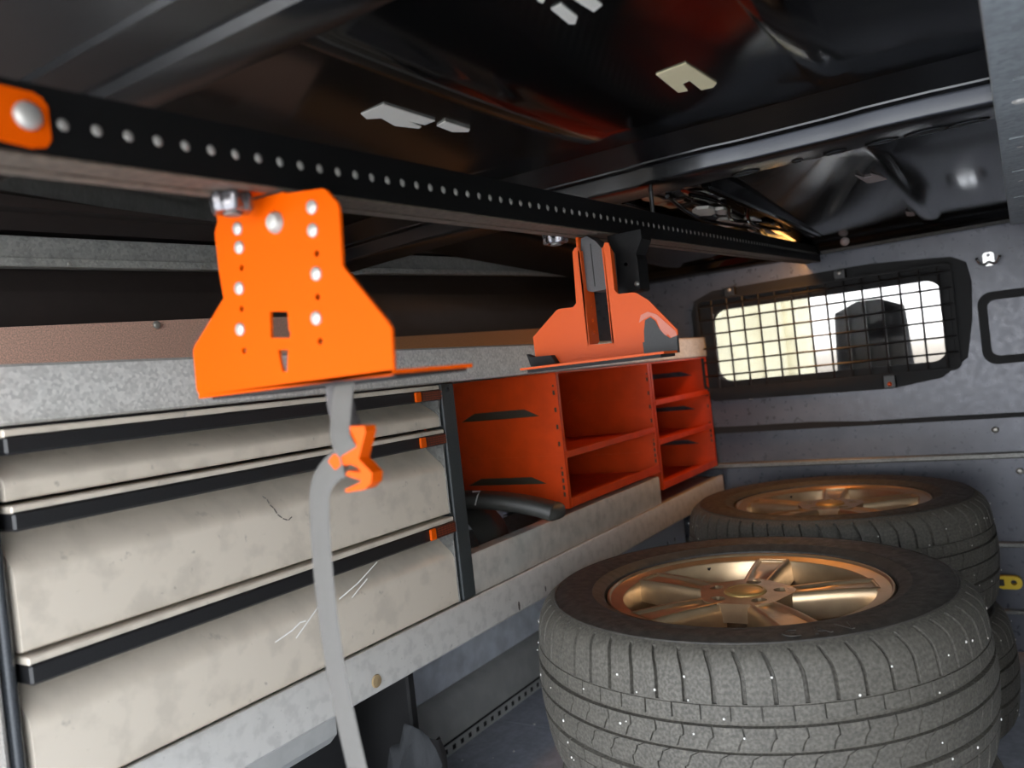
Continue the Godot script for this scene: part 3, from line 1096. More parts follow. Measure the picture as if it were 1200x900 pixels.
func build_roof_track() -> void:
	var o := thing("ceiling_track", "black perforated metal track hung lengthways below the roof", "rail", Vector3(-0.053, 1.03, -0.3))
	var x := rail_frame()
	var s := Shape.new()
	var holes := []
	for i in 122:
		holes.append(disc(Vector2((i - 18) * 0.0215, 0.0), 0.0042, 8))
	var outline := V2([[-0.40, -0.021], [2.215, -0.021], [2.215, 0.022], [-0.40, 0.022]])
	s.plate(outline, holes, -0.002, 0.0, x)
	s.plate(V2([[-0.40, -0.021], [2.215, -0.021], [2.215, 0.022], [-0.40, 0.022]]), [], -0.044, -0.042, x)
	s.box(Vector3(-0.40, 0.020, -0.043), Vector3(2.215, 0.022, -0.001), 0.0, x)
	part(o, "track_body", s, M.rail)
	s = Shape.new()
	for i in 122:                                                         # bright nuts seated in the holes
		s.lathe([Vector2(0.0, 0.0016), Vector2(0.0028, 0.0014), Vector2(0.0041, 0.0002), Vector2(0.0041, -0.0015)], 8, x * Transform3D(Basis(Vector3(1, 0, 0), Vector3(0, 0, 1), Vector3(0, -1, 0)), Vector3((i - 18) * 0.0215, 0.0, -0.0012)))
	var st := part(o, "hole_stud", s, M.zinc)
	st.set_meta("kind", "stuff")
	s = Shape.new()                                                       # folded lips under the track leave a slot between them
	s.box(Vector3(-0.40, -0.0225, -0.0445), Vector3(2.215, -0.0205, -0.030), 0.0006, x)
	s.box(Vector3(-0.40, -0.0225, -0.0140), Vector3(2.215, -0.0205, 0.0005), 0.0006, x)
	s.box(Vector3(-0.40, -0.0212, -0.030), Vector3(2.215, -0.0200, -0.014), 0.0, x)
	part(o, "track_lip", s, M.rail_lip)
	for z in [-1.285, -2.44]:
		s = Shape.new()
		s.tube([Vector3(-0.053, 1.06 - (z + 0.28) * 0.0384 + 0.01, z), Vector3(-0.053, 1.20, z)], 0.004, 8, Vector3.RIGHT)
		part(o, "hanger", s, M.black_satin)
	# orange end tab bolted on the track
	var tb := thing("bracket_tab", "small rounded orange tab with one bright bolt on the track", "bracket", rail_at(-0.08) + Vector3(0.004, 0, 0), "")
	s = Shape.new()
	s.plate(V2([[-0.22, -0.017], [-0.05, -0.015], [-0.022, -0.018], [-0.014, -0.0165], [-0.011, -0.012], [-0.0105, 0.008], [-0.013, 0.0125], [-0.018, 0.015], [-0.22, 0.022]]), [], 0.001, 0.004, x)
	part(tb, "plate", s, M.orange)
	s = Shape.new()
	bolt(s, x * Vector3(-0.0235, 0.0, 0.004), Vector3.RIGHT, 0.0085)
	part(tb, "bolt", s, M.zinc)


func knob(o: Node3D, at: Vector3, d: Vector3, r: float, h: float) -> void:
	var s := Shape.new()
	var f := along(d, at)
	var rows := []
	for e in [[0.90, 0.0], [1.0, 0.08], [1.0, 0.85], [0.9, 1.0], [0.55, 1.02]]:
		var row := PackedVector3Array()
		for j in 48:
			var a := TAU * j / 48
			var rr: float = r * e[0] * (1.0 - 0.22 * pow(absf(sin(a * 3.0)), 3.0))
			row.append(f * Vector3(cos(a) * rr, h * e[1], sin(a) * rr))
		rows.append(row)
	s.loft(rows, false, true)
	part(o, "knob", s, M.knob)
	s = Shape.new()
	s.lathe([Vector2(r * 0.42, h * 1.12), Vector2(r * 0.42, -h * 0.45)], 12, f)
	s.lathe([Vector2(0.0, h * 1.12), Vector2(r * 0.42, h * 1.12)], 12, f)
	part(o, "threaded_rod", s, M.galv_dark)


func build_brackets() -> void:
	var s: Shape
	var z := -0.45
	var b1 := thing("load_bracket", "bright orange steel bracket studded with bolts, the strap hanging below it", "bracket", Vector3(-0.05, 0.885, z), "orange brackets on the roof track")
	var holes := []
	for q in [[-0.0866, 0.9873], [-0.0921, 0.9541], [-0.0947, 0.9196], [0.0001, 0.9839], [-0.0040, 0.9509], [-0.0065, 0.9169]]:
		holes.append(disc(Vector2(q[0], q[1]), 0.0028, 10))
	holes.append(V2([[-0.0588, 0.9474], [-0.0384, 0.9444], [-0.0393, 0.930], [-0.0375, 0.9275], [-0.0393, 0.9235], [-0.0612, 0.9263]]))
	holes.append(V2([[-0.0542, 0.9157], [-0.0425, 0.9144], [-0.0445, 0.9075], [-0.0465, 0.8975], [-0.0520, 0.8980], [-0.0535, 0.9075]]))
	s = Shape.new()
	s.plate(V2([[-0.113, 0.966], [-0.158, 0.931], [-0.161, 0.927], [-0.162, 0.893], [-0.159, 0.888], [0.061, 0.884], [0.064, 0.888], [0.066, 0.918], [0.063, 0.923], [0.025, 0.970], [0.028, 1.012], [0.027, 1.017], [0.017, 1.029], [0.013, 1.031], [-0.028, 1.036], [-0.028, 1.0375], [-0.078, 1.039], [-0.078, 1.060], [-0.110, 1.064], [-0.115, 1.061], [-0.115, 1.055], [-0.110, 1.050], [-0.110, 1.03], [-0.115, 1.022], [-0.115, 0.99]]), holes, z - 0.003, z)
	part(b1, "face_plate", s, M.orange)
	s = Shape.new()
	s.plate(V2([[-0.160, z - 0.085], [-0.152, z - 0.092], [0.066, z - 0.092], [0.074, z - 0.085], [0.063, z], [-0.160, z]]), [], 0.0, 0.003, flat_y(0.888))
	part(b1, "foot_flange", s, M.orange)
	s = Shape.new()
	s.plate(V2([[-0.150, z - 0.086], [0.067, z - 0.086], [0.060, z - 0.006], [-0.150, z - 0.006]]), [], 0.0, 0.0025, flat_y(0.885))
	part(b1, "rubber_pad", s, M.black_matt)
	s = Shape.new()                                                       # folded sides run back from the face
	s.box(Vector3(-0.113, 0.970, z - 0.05), Vector3(-0.110, 1.045, z - 0.002), 0.0005)
	part(b1, "side_flange", s, M.orange)
	for q in [[-0.0854, 1.0196], [-0.0859, 1.0041], [-0.0914, 0.9711], [-0.0959, 0.9376], [0.0010, 1.0192], [-0.0008, 1.0018], [-0.0022, 0.9685], [-0.0074, 0.9349]]:
		s = Shape.new()
		s.lathe([Vector2(0.0, 0.0030), Vector2(0.0032, 0.0028), Vector2(0.0052, 0.0016), Vector2(0.0056, 0.0), Vector2(0.0056, -0.001)], 16, along(Vector3(0, 0, 1), Vector3(q[0], q[1], z)))
		part(b1, "bolt", s, M.zinc)
	s = Shape.new()
	s.lathe([Vector2(0.0, 0.0055), Vector2(0.006, 0.005), Vector2(0.0085, 0.002), Vector2(0.009, 0.0)], 16, along(Vector3(0, 0, 1), Vector3(-0.0407, 1.0157, z)))
	part(b1, "clamp_bolt", s, M.zinc)
	knob(b1, Vector3(-0.0600, 1.0395, z + 0.025), Vector3(0, -1, 0), 0.0165, 0.015)
	s = Shape.new()
	s.box(Vector3(-0.080, 1.0400, z), Vector3(-0.042, 1.0425, z + 0.034), 0.001)
	part(b1, "knob_seat", s, M.orange)
	# strap and its hook
	var sp := thing("webbing_strap", "worn grey webbing strap hanging from the bolt-studded orange bracket", "strap", Vector3(0.0, 0.88, z - 0.012))
	var ctr := [Vector3(-0.0005, 0.8215, 0.006), Vector3(-0.0124, 0.8188, 0.003), Vector3(-0.0258, 0.810, 0.002), Vector3(-0.0343, 0.7985, 0.001), Vector3(-0.0388, 0.778, 0.0), Vector3(-0.0410, 0.7473, 0.0), Vector3(-0.0417, 0.703, 0.0), Vector3(-0.0392, 0.652, 0.0), Vector3(-0.0327, 0.6056, 0.0), Vector3(-0.0288, 0.5826, 0.0), Vector3(-0.0218, 0.54, 0.0), Vector3(-0.0158, 0.48, 0.0), Vector3(-0.0138, 0.40, 0.0)]
	s = Shape.new()
	ribbon(s, smooth_path(ctr, z - 0.010), 0.0112)
	part(sp, "long_tail", s, M.strap)
	s = Shape.new()
	ribbon(s, smooth_path([Vector3(0.0005, 0.886, -0.006), Vector3(0.0005, 0.872, 0.0), Vector3(-0.0005, 0.857, 0.003), Vector3(0.0005, 0.843, 0.007), Vector3(0.0050, 0.832, 0.007), Vector3(0.008, 0.824, -0.002)], z - 0.010), 0.0108)
	part(sp, "front_loop", s, M.strap)
	s = Shape.new()
	ribbon(s, smooth_path([Vector3(-0.012, 0.886, -0.012), Vector3(-0.0155, 0.868, -0.014), Vector3(-0.014, 0.850, -0.016), Vector3(-0.006, 0.838, -0.014), Vector3(0.004, 0.828, -0.010)], z - 0.010), 0.0108, 0.8)
	part(sp, "rear_loop", s, mat(rgb(88, 84, 82), 0.85, 0.0, "fine", 24.0))
	var hk := thing("strap_hook", "orange plastic hook threaded on the webbing strap", "hook", Vector3(0.012, 0.80, z - 0.01))
	s = Shape.new()
	var ol := V2([[0.0080, 0.8461], [0.0110, 0.8495], [0.0257, 0.8487], [0.0266, 0.8444], [0.0163, 0.8240], [0.0284, 0.8131], [0.0266, 0.8056], [0.0191, 0.8007], [-0.0004, 0.7988], [-0.0018, 0.8010], [0.0145, 0.8059], [0.0166, 0.8076], [0.0002, 0.8123], [0.0041, 0.8154], [0.0170, 0.8136], [0.0146, 0.8175], [0.0081, 0.8202], [-0.0030, 0.8200], [-0.0100, 0.8166], [-0.0163, 0.8235], [-0.0101, 0.8287], [0.0082, 0.8308], [0.0133, 0.8387]])
	s.plate(ol, [], z - 0.016, z - 0.004)
	part(hk, "body", s, M.orange_plastic)

	# second bracket, farther along the track and turned the other way
	z = -1.02
	var b2 := thing("load_bracket", "farther orange steel bracket with chipped paint and two upright arms", "bracket", Vector3(-0.05, 0.885, z), "orange brackets on the roof track")
	s = Shape.new()
	s.plate(V2([[-0.1537, 0.888], [0.0650, 0.884], [0.0665, 0.914], [0.0310, 0.9579], [0.0139, 0.9709], [0.009, 0.972], [-0.0120, 0.973], [-0.0170, 0.979], [-0.0165, 1.038], [-0.0185, 1.0450], [-0.0235, 1.0461], [-0.0270, 1.0400], [-0.0285, 0.9074], [-0.0649, 0.9094], [-0.0625, 1.0410], [-0.0655, 1.0470], [-0.0700, 1.0475], [-0.0745, 1.0420], [-0.0775, 0.970], [-0.0835, 0.9650], [-0.1060, 0.9658], [-0.1110, 0.964], [-0.1540, 0.931]]), [], z - 0.003, z)
	part(b2, "face_plate", s, M.orange_worn)
	s = Shape.new()
	var hs := []
	for y in [0.962, 0.944, 0.927]:
		hs.append(disc(Vector2(z - 0.018, y), 0.0025, 8))
	s.plate(V2([[z - 0.032, 0.914], [z - 0.026, 0.910], [z, 0.909], [z, 1.042], [z - 0.026, 1.042], [z - 0.032, 1.036]]), hs, 0.0, 0.003, side_x(-0.0635))
	s.plate(V2([[z - 0.032, 0.914], [z - 0.026, 0.908], [z, 0.907], [z, 1.040], [z - 0.026, 1.040], [z - 0.032, 1.034]]), [], 0.0, 0.003, side_x(-0.0262))
	part(b2, "arm_flange", s, M.orange_worn)
	s = Shape.new()
	s.plate(V2([[-0.154, z - 0.003], [0.065, z - 0.003], [0.062, z + 0.045], [-0.150, z + 0.052]]), [], 0.0, 0.003, flat_y(0.887))
	part(b2, "foot_flange", s, M.orange_worn)
	s = Shape.new()
	s.plate(V2([[-0.150, z], [0.060, z], [0.057, z + 0.043], [-0.140, z + 0.049]]), [], 0.0, 0.004, flat_y(0.8838))
	part(b2, "rubber_pad", s, M.black_matt)
	s = Shape.new()
	s.plate(V2([[-0.161, 0.907], [-0.152, 0.902], [-0.121, 0.901], [-0.114, 0.889], [-0.156, 0.888]]), [], z + 0.0, z + 0.012)
	part(b2, "torn_rubber", s, M.black_matt)
	s = Shape.new()
	s.plate(V2([[0.0201, 0.9179], [0.0235, 0.9324], [0.0310, 0.9352], [0.0379, 0.9292], [0.0420, 0.9182], [0.0480, 0.9100], [0.0560, 0.9040], [0.0662, 0.9066], [0.0655, 0.884], [0.0176, 0.886]]), [], z - 0.0035, z + 0.0012)
	s.plate(V2([[0.0176, 0.886], [0.0655, 0.884], [0.0655, 0.903], [0.0176, 0.903]]), [], z, z + 0.0035)
	part(b2, "tape_patch", s, M.black_satin)
	s = Shape.new()
	s.plate(V2([[0.014, 0.930], [0.018, 0.940], [0.028, 0.943], [0.040, 0.938], [0.055, 0.922], [0.064, 0.9125], [0.0655, 0.905], [0.058, 0.903], [0.053, 0.910], [0.049, 0.906], [0.043, 0.917], [0.040, 0.930], [0.032, 0.937], [0.022, 0.934]]), [], z, z + 0.0008)
	part(b2, "chipped_paint", s, M.bare)
	s = Shape.new()                                                       # dark carrier block between the arms
	var prof := [Vector2(-0.066, 0.992), Vector2(-0.062, 0.985), Vector2(-0.056, 0.983), Vector2(-0.036, 0.983), Vector2(-0.031, 0.987), Vector2(-0.030, 1.035), Vector2(-0.042, 1.052), Vector2(-0.055, 1.062), Vector2(-0.064, 1.060), Vector2(-0.067, 1.04)]
	s.extrude(prof, z - 0.045, z - 0.010)
	part(b2, "carrier_block", s, M.block)
	s = Shape.new()
	s.box(Vector3(-0.0508, 0.990, z - 0.0105), Vector3(-0.0498, 1.05, z - 0.0092))
	part(b2, "block_seam", s, M.black_matt)
	s = Shape.new()
	s.plate(V2([[-0.040, 0.978], [-0.003, 0.9785], [0.000, 0.981], [0.0005, 1.022], [-0.001, 1.030], [0.010, 1.050], [0.010, 1.063], [-0.042, 1.063]]), [disc(Vector2(-0.018, 1.018), 0.003, 10)], z - 0.085, z - 0.05)
	part(b2, "slider_box", s, M.rail)
	s = Shape.new()
	bolt(s, Vector3(-0.004, 0.988, z - 0.05), Vector3(0, 0, 1), 0.004)
	part(b2, "box_screw", s, M.galv_dark)
	knob(b2, Vector3(-0.0900, 1.072, z + 0.018), Vector3(0, -1, 0), 0.0185, 0.017)
	s = Shape.new()
	s.plate(V2([[-0.110, z - 0.02], [-0.066, z - 0.03], [-0.058, z - 0.01], [-0.066, z + 0.012], [-0.105, z + 0.012]]), [], 0.0, 0.003, flat_y(1.076))
	s.box(Vector3(-0.070, 1.040, z - 0.03), Vector3(-0.066, 1.075, z - 0.004), 0.001)
	part(b2, "knob_seat", s, M.orange_worn)


func smooth_path(pts: Array, z: float) -> Array:
	var c := Curve3D.new()
	for i in pts.size():
		var a: Vector3 = pts[maxi(i - 1, 0)]
		var b: Vector3 = pts[mini(i + 1, pts.size() - 1)]
		var t: Vector3 = (b - a) / 6.0
		c.add_point(pts[i] + Vector3(0, 0, z), -t, t)
	c.bake_interval = 0.004
	return Array(c.get_baked_points())


func ribbon(s: Shape, path: Array, half: float, twist := 0.0) -> void:
	var rows := []
	for i in path.size():
		var d: Vector3 = (path[mini(i + 1, path.size() - 1)] - path[maxi(i - 1, 0)]).normalized()
		var front := Vector3(sin(twist), 0, cos(twist))
		var side := d.cross(front).normalized()
		var nn := side.cross(d).normalized()
		var row := PackedVector3Array()
		for q in [[-1.0, 0.0], [-0.93, 0.0007], [0.93, 0.0007], [1.0, 0.0], [0.93, -0.0007], [-0.93, -0.0007]]:
			row.append(path[i] + side * q[0] * half + nn * q[1])
		rows.append(row)
	s.loft(rows, false, true)


# ==================================================================== wheels
func tyre_shapes() -> Array:
	# one pitch of the tread, as places across a lateral groove; 64 pitches go round
	var cols := [-0.42, -0.20, -0.100, -0.080, -0.060, -0.034, -0.022, 0.022, 0.034, 0.060, 0.080, 0.100, 0.20]
	var wide := [0, 0, 0, 0, 1, 1, 1, 1, 1, 1, 0, 0, 0]
	var thin := [0, 0, 0, 0, 0, 0, 1, 1, 0, 0, 0, 0, 0]
	var pitches := 58
	# rows: radius, height, depth of ring groove, kind of lateral groove (0 none, 1 wide, 2 thin), share of its depth, shift along the ring
	var up := [[0.218, 0.085, 0, 0, 0, 0], [0.2275, 0.104, 0, 0, 0, 0], [0.2295, 0.115, 0, 0, 0, 0], [0.236, 0.1205, 0, 0, 0, 0], [0.2475, 0.1230, 0, 0, 0, 0], [0.2485, 0.1240, 0, 0, 0, 0], [0.2515, 0.1242, 0, 0, 0, 0], [0.2530, 0.1236, 0, 0, 0, 0],
		[0.268, 0.1258, 0, 0, 0, 0], [0.285, 0.1272, 0, 0, 0, 0], [0.300, 0.1265, 0, 0, 0, 0], [0.3085, 0.1245, 0, 0, 0, 0], [0.3095, 0.1258, 0, 0, 0, 0], [0.3120, 0.1250, 0, 0, 0, 0], [0.3130, 0.1232, 0, 0, 0, 0],
		[0.3190, 0.1200, 0, 0, 0, 0.30], [0.3200, 0.1196, 0, 1, 0.8, 0.28], [0.3280, 0.1135, 0, 1, 1, 0.20], [0.3345, 0.1055, 0, 1, 1, 0.10], [0.3385, 0.0965, 0, 1, 1, 0.03], [0.3408, 0.0870, 0, 1, 1, 0.0], [0.3428, 0.0750, 0, 1, 1, 0.0], [0.3444, 0.0610, 0, 1, 1, 0.0],
		[0.3446, 0.0602, 0, 1, 1, 0.0], [0.3447, 0.0598, 0.0018, 1, 0.3, 0.10], [0.3449, 0.0585, 0.0018, 2, 0.3, 0.38], [0.3450, 0.0580, 0, 2, 1, 0.48], [0.3460, 0.0490, 0, 2, 1, 0.48], [0.3468, 0.0405, 0, 2, 1, 0.48],
		[0.3469, 0.0400, 0, 2, 1, 0.48], [0.3470, 0.0390, 0.007, 0, 0, 0.48], [0.3476, 0.0335, 0.007, 0, 0, 0.20], [0.3477, 0.0325, 0, 2, 1, 0.15], [0.3482, 0.0250, 0, 2, 1, 0.12], [0.3485, 0.0205, 0, 2, 1, 0.12], [0.3487, 0.0180, 0, 2, 0.4, 0.22], [0.3490, 0.0120, 0, 2, 1, 0.30], [0.3494, 0.0056, 0, 2, 1, 0.36],
		[0.3494, 0.0050, 0, 2, 1, 0.36], [0.3495, 0.0044, 0.0055, 0, 0, 0.4], [0.3496, 0.0010, 0.0055, 0, 0, 0.6], [0.3496, 0.0004, 0, 2, 1, 0.65]]
	var rows_def := up.duplicate()
	for i in range(up.size() - 4, -1, -1):
		var r: Array = up[i].duplicate()
		r[1] = -r[1]
		if i == up.size() - 5:
			r[1] = -0.0065
		r[5] = 1.3 - r[5]
		rows_def.append(r)
	var rows := []
	var total := rows_def.size()
	for i in total:
		var d: Array = rows_def[i]
		var a: Array = rows_def[maxi(i - 1, 0)]
		var b: Array = rows_def[mini(i + 1, total - 1)]
		var t := Vector2(b[0] - a[0], b[1] - a[1]).normalized()
		var nn := Vector2(-t.y, t.x)                                       # outward: radius grows while height falls
		if nn.x * d[0] + nn.y * d[1] < 0:
			nn = -nn
		var deep: float = [0.0, 0.0070, 0.0040][d[3]] * d[4]
		var row := PackedVector3Array()
		row.resize(pitches * cols.size())
		var at := 0
		for p in pitches:
			for c in cols.size():
				var cut: float = d[2]
				if d[3] == 1 and wide[c]:
					cut = maxf(cut, deep)
				elif d[3] == 2 and thin[c]:
					cut = maxf(cut, deep)
				var ang: float = (p + cols[c] + d[5]) / pitches * TAU
				var r: float = d[0] - nn.x * cut
				row[at] = Vector3(cos(ang) * r, d[1] - nn.y * cut, sin(ang) * r)
				at += 1
		rows.append(row)
	for i in total:                                                       # the whole outline a little smaller than drawn up
		for j in rows[i].size():
			var p: Vector3 = rows[i][j]
			rows[i][j] = Vector3(p.x * 0.987, p.y, p.z * 0.987)
	var walls := Shape.new()
	walls.loft(rows.slice(0, 15), false, true, false, 0.80)
	walls.loft(rows.slice(total - 15), false, true, false, 0.80)
	var tread := Shape.new()
	tread.loft(rows.slice(14, total - 14), false, true, false, 0.80)
	return [walls, tread]


func build_wheels() -> void:
	var o := thing("alloy_wheel", "bronze-toned five-spoke alloy wheel with worn studded tyre, on top of the front stack", "wheel", Vector3(0.033, 0.3880, -1.285), "stacked wheels")
	var halves := tyre_shapes()
	var s: Shape
	var ty := sub(o, "tyre", halves[0], M.rubber)
	sub(ty, "tread", halves[1], M.tread)
	# studs and grit in the tread
	s = Shape.new()
	var rng := RandomNumberGenerator.new()
	rng.seed = 41
	for i in 110:
		var a := rng.randf() * TAU
		var h: float = [0.094, 0.085, 0.072, 0.066, 0.047, 0.022, -0.018, -0.045, -0.07, -0.09][rng.randi() % 10] + rng.randf_range(-0.004, 0.004)
		var r := 0.987 * (0.3496 - 0.0098 * pow(absf(h) / 0.1, 3.0)) - 0.0004
		var big := rng.randf()
		s.lathe([Vector2(0.0, 0.0012), Vector2(0.0007 + 0.0009 * big, 0.0009), Vector2(0.0010 + 0.0011 * big, 0.0)], 6, along(Vector3(cos(a), 0, sin(a)), Vector3(cos(a) * r, h, sin(a) * r)))
	sub(ty, "stud", s, M.grit).set_meta("kind", "stuff")
	# raised lettering on the sidewall
	var word := "GAV"
	for i in word.length():
		var tm := TextMesh.new()
		tm.text = word[i]
		tm.font_size = 32
		tm.pixel_size = 0.0011
		tm.depth = 0.0012
		tm.curve_step = 3.0
		var mi := MeshInstance3D.new()
		mi.name = "raised_letter"
		mi.mesh = tm
		mi.material_override = M.rubber
		ty.add_child(mi, true)
		var a := deg_to_rad(62.0 - 7.5 * i)
		var out := Vector3(cos(a), 0, sin(a))
		mi.transform = Transform3D(Basis(out.cross(Vector3.UP) * -1.0, -out, Vector3.UP).orthonormalized(), out * 0.284 + Vector3(0, 0.1272, 0))
	# rim
	var rim_y := 0.113
	s = Shape.new()
	s.lathe([Vector2(0.216, rim_y - 0.03), Vector2(0.2215, rim_y - 0.012), Vector2(0.2230, rim_y - 0.003), Vector2(0.2215, rim_y), Vector2(0.2190, rim_y - 0.0002), Vector2(0.2175, rim_y - 0.002), Vector2(0.2165, rim_y - 0.004), Vector2(0.1965, rim_y - 0.0075), Vector2(0.1950, rim_y - 0.010), Vector2(0.1935, rim_y - 0.045), Vector2(0.190, rim_y - 0.055), Vector2(0.186, rim_y - 0.20), Vector2(0.194, rim_y - 0.222), Vector2(0.216, rim_y - 0.225)], 96, Transform3D.IDENTITY, true)
	sub(o, "rim", s, M.alloy)
	s = Shape.new()
	var holes := []
	for k in 5:
		var a := deg_to_rad(92.0 + 72.0 * k)
		holes.append(disc(Vector2(cos(a), sin(a)) * 0.056, 0.0125, 14))
	var sc := PackedVector2Array()
	for i in 80:
		var a := TAU * i / 80
		sc.append(Vector2(cos(a), sin(a)) * (0.074 + 0.004 * cos(5.0 * (a - deg_to_rad(92.0)))))
	s.plate(sc, holes, -0.030, 0.0, Transform3D(Basis(Vector3(1, 0, 0), Vector3(0, 0, -1), Vector3(0, 1, 0)), Vector3(0, rim_y - 0.0095, 0)))
	s.lathe([Vector2(0.0, rim_y - 0.052), Vector2(0.074, rim_y - 0.050), Vector2(0.074, rim_y - 0.06)], 40)
	sub(o, "hub", s, M.alloy)
	for k in 5:
		var a := deg_to_rad(92.0 + 72.0 * k)
		sub(o, "spoke", spoke_shape(a, rim_y), M.alloy)
	s = Shape.new()
	s.lathe([Vector2(0.0, rim_y - 0.0045), Vector2(0.018, rim_y - 0.0050), Vector2(0.024, rim_y - 0.0060), Vector2(0.0265, rim_y - 0.0070), Vector2(0.028, rim_y - 0.0055), Vector2(0.0315, rim_y - 0.0062), Vector2(0.034, rim_y - 0.009), Vector2(0.0345, rim_y - 0.03)], 40, Transform3D.IDENTITY, true)
	sub(o, "centre_cap", s, M.alloy_cap)
	s = Shape.new()
	var va := deg_to_rad(126.0)
	s.tube([Vector3(cos(va) * 0.207, rim_y - 0.04, -sin(va) * 0.207), Vector3(cos(va) * 0.196, rim_y - 0.014, -sin(va) * 0.196)], 0.004, 8, Vector3.RIGHT)
	sub(o, "valve", s, M.black_matt)
	# the other three
	var spots := [[Vector3(0.015, 0.3865, -2.055), 5.0, "bronze-toned alloy wheel on top of the rear stack, nearer the bulkhead"], [Vector3(0.040, 0.1275, -1.29), 31.0, "bottom wheel under the front stack, only its grey tyre showing"], [Vector3(0.03, 0.1275, -2.05), 50.0, "bottom wheel under the rear stack, in dark shade by the bulkhead"]]
	for q in spots:
		var c := o.duplicate()
		c.name = numbered("alloy_wheel")
		add_child(c)
		c.position = q[0]
		c.rotation.y = deg_to_rad(q[1])
		c.set_meta("label", q[2])


func spoke_shape(a: float, rim_y: float) -> Shape:
	var s := Shape.new()
	var dir := Vector3(cos(a), 0, -sin(a))
	var side := Vector3(dir.z, 0, -dir.x)
	var rows := []
	for i in 17:
		var k := i / 16.0
		var r := 0.062 + (0.1990 - 0.062) * k
		var w := 0.0205 + 0.009 * k
		var top := rim_y - 0.0095 + 0.003 * smoothstep(0.0, 0.6, k) + 0.001 * k
		var dip := 0.0045 * smoothstep(0.02, 0.2, k)
		var deep := 0.046 - 0.010 * k
		var row := PackedVector3Array()
		for p in [[-w - 0.006, -deep], [-w - 0.0045, -0.016], [-w - 0.003, -0.006], [-w, -0.0015], [-w + 0.0015, 0.0], [-w + 0.0055, 0.0], [-w + 0.007, -0.001], [-w + 0.0095, -dip], [0.0, -dip - 0.0004], [w - 0.0095, -dip], [w - 0.007, -0.001], [w - 0.0055, 0.0], [w - 0.0015, 0.0], [w, -0.0015], [w + 0.003, -0.006], [w + 0.0045, -0.016], [w + 0.006, -deep]]:
			row.append(dir * r + side * p[0] + Vector3(0, top + p[1], 0))
		rows.append(row)
	s.loft(rows, false, false, false, 0.6)
	s.poly([rows[16][0], rows[16][4], rows[16][12], rows[16][16]], dir)
	return s


# ==================================================================== below the unit
func build_under_unit() -> void:
	var s := Shape.new()
	var ar := thing("wheel_arch_cover", "smooth light grey wheel arch cover below the drawers", "cover", Vector3(-0.6, 0.0, -0.6))
	var pr := []
	for i in 13:
		var a := PI / 2 * i / 12
		pr.append(Vector2(-0.80 + 0.12 * sin(a), 0.32 + 0.12 * cos(a)))
	pr.append(Vector2(-0.78, 0.30))
	pr.append(Vector2(-0.86, 0.30))
	pr.append(Vector2(-0.86, 0.44))
	s.plate(rnd_rect(-0.955, 0.31, -0.12, 0.60, 0.03), [], 0.0, 0.25, side_x(-0.56))
	var cut := Shape.new()
	cut.box(Vector3(-0.81, 0.312, -0.945), Vector3(-0.55, 0.436, -0.12), 0.018)
	part(ar, "cover_shell", cut, M.panel_grey)
	s = Shape.new()
	s.box(Vector3(-0.80, 0.0, -1.0), Vector3(-0.60, 0.318, -0.12), 0.01)
	part(ar, "arch_lining", s, M.black_matt)
	s = Shape.new()
	var rows := []
	var bl := thing("foam_sheet", "black foam sheet standing upright under the support beam", "sheet", Vector3(-0.7, 0.0, -1.11))
	s.box(Vector3(-0.785, 0.027, -1.13), Vector3(-0.55, 0.436, -1.108), 0.004)
	
	part(bl, "sheet", s, M.black_matt)
	# crumpled dark bag on the floor
	s = Shape.new()
	rows = []
	var f := FastNoiseLite.new()
	f.seed = 7
	f.frequency = 1.0
	f.fractal_octaves = 2
	for i in 17:
		var row := PackedVector3Array()
		var ph := PI * i / 16
		for j in 28:
			var th := TAU * j / 28
			var d := Vector3(sin(ph) * cos(th), cos(ph), sin(ph) * sin(th))
			var k := 1.0 + 0.5 * f.get_noise_3dv(d)
			row.append(Vector3(-0.48, 0.125, -1.03) + Vector3(d.x * 0.06 * k, maxf(d.y * 0.15 * k, -0.125), d.z * 0.07 * k))
		rows.append(row)
	s.loft(rows, false, true)
	single("cloth_bag", "crumpled dark cloth bag on the floor below the support beam", "bag", s, mat(rgb(46, 48, 50), 0.85, 0.0, "fine", 8.0), Vector3(-0.54, 0, -1.03))
	# white perforated bracket plate
	var pl := thing("perforated_plate", "white perforated steel plate below the beam, peeping past the front tyre", "plate", Vector3(-0.5, 0.0, -2.15))
	s = Shape.new()
	var holes := []
	for i in 9:
		for j in 6:
			holes.append(disc(Vector2(-1.86 - 0.057 * i + (0.02 if j % 2 else 0.0), 0.13 + 0.052 * j), 0.008, 10))
	s.plate(V2([[-2.40, 0.002], [-1.78, 0.002], [-1.78, 0.436], [-2.40, 0.436]]), holes, 0.0, 0.002, side_x(-0.50))
	part(pl, "sheet", s, M.white_plate)
	s = Shape.new()
	s.box(Vector3(-0.56, 0.002, -2.40), Vector3(-0.53, 0.436, -1.78))
	part(pl, "backing", s, M.bulk)
	# grit on the floor
	s = Shape.new()
	var rng := RandomNumberGenerator.new()
	rng.seed = 5
	for i in 46:
		var c := Vector3(rng.randf_range(-0.76, -0.3), 0.0, rng.randf_range(-1.9, -0.9))
		var r := rng.randf_range(0.0012, 0.0035)
		s.lathe([Vector2(0.0, r), Vector2(r * 0.8, r * 0.7), Vector2(r, 0.0)], 6, Transform3D(Basis(), c))
	var g := single("grit", "small white grit scattered on the grey floor beside the front stack", "", s, M.grit)
	g.set_meta("kind", "stuff")


# ==================================================================== roof details
func pad(called: String, label: String, outlines: Array, y: float, m: Material, at: Vector3) -> void:
	var s := Shape.new()
	for q in outlines:
		s.plate(V2(q), [], -0.001, 0.0012, flat_y(y))
	single(called, label, "scrap", s, m, at, "torn pads on the roof skin")


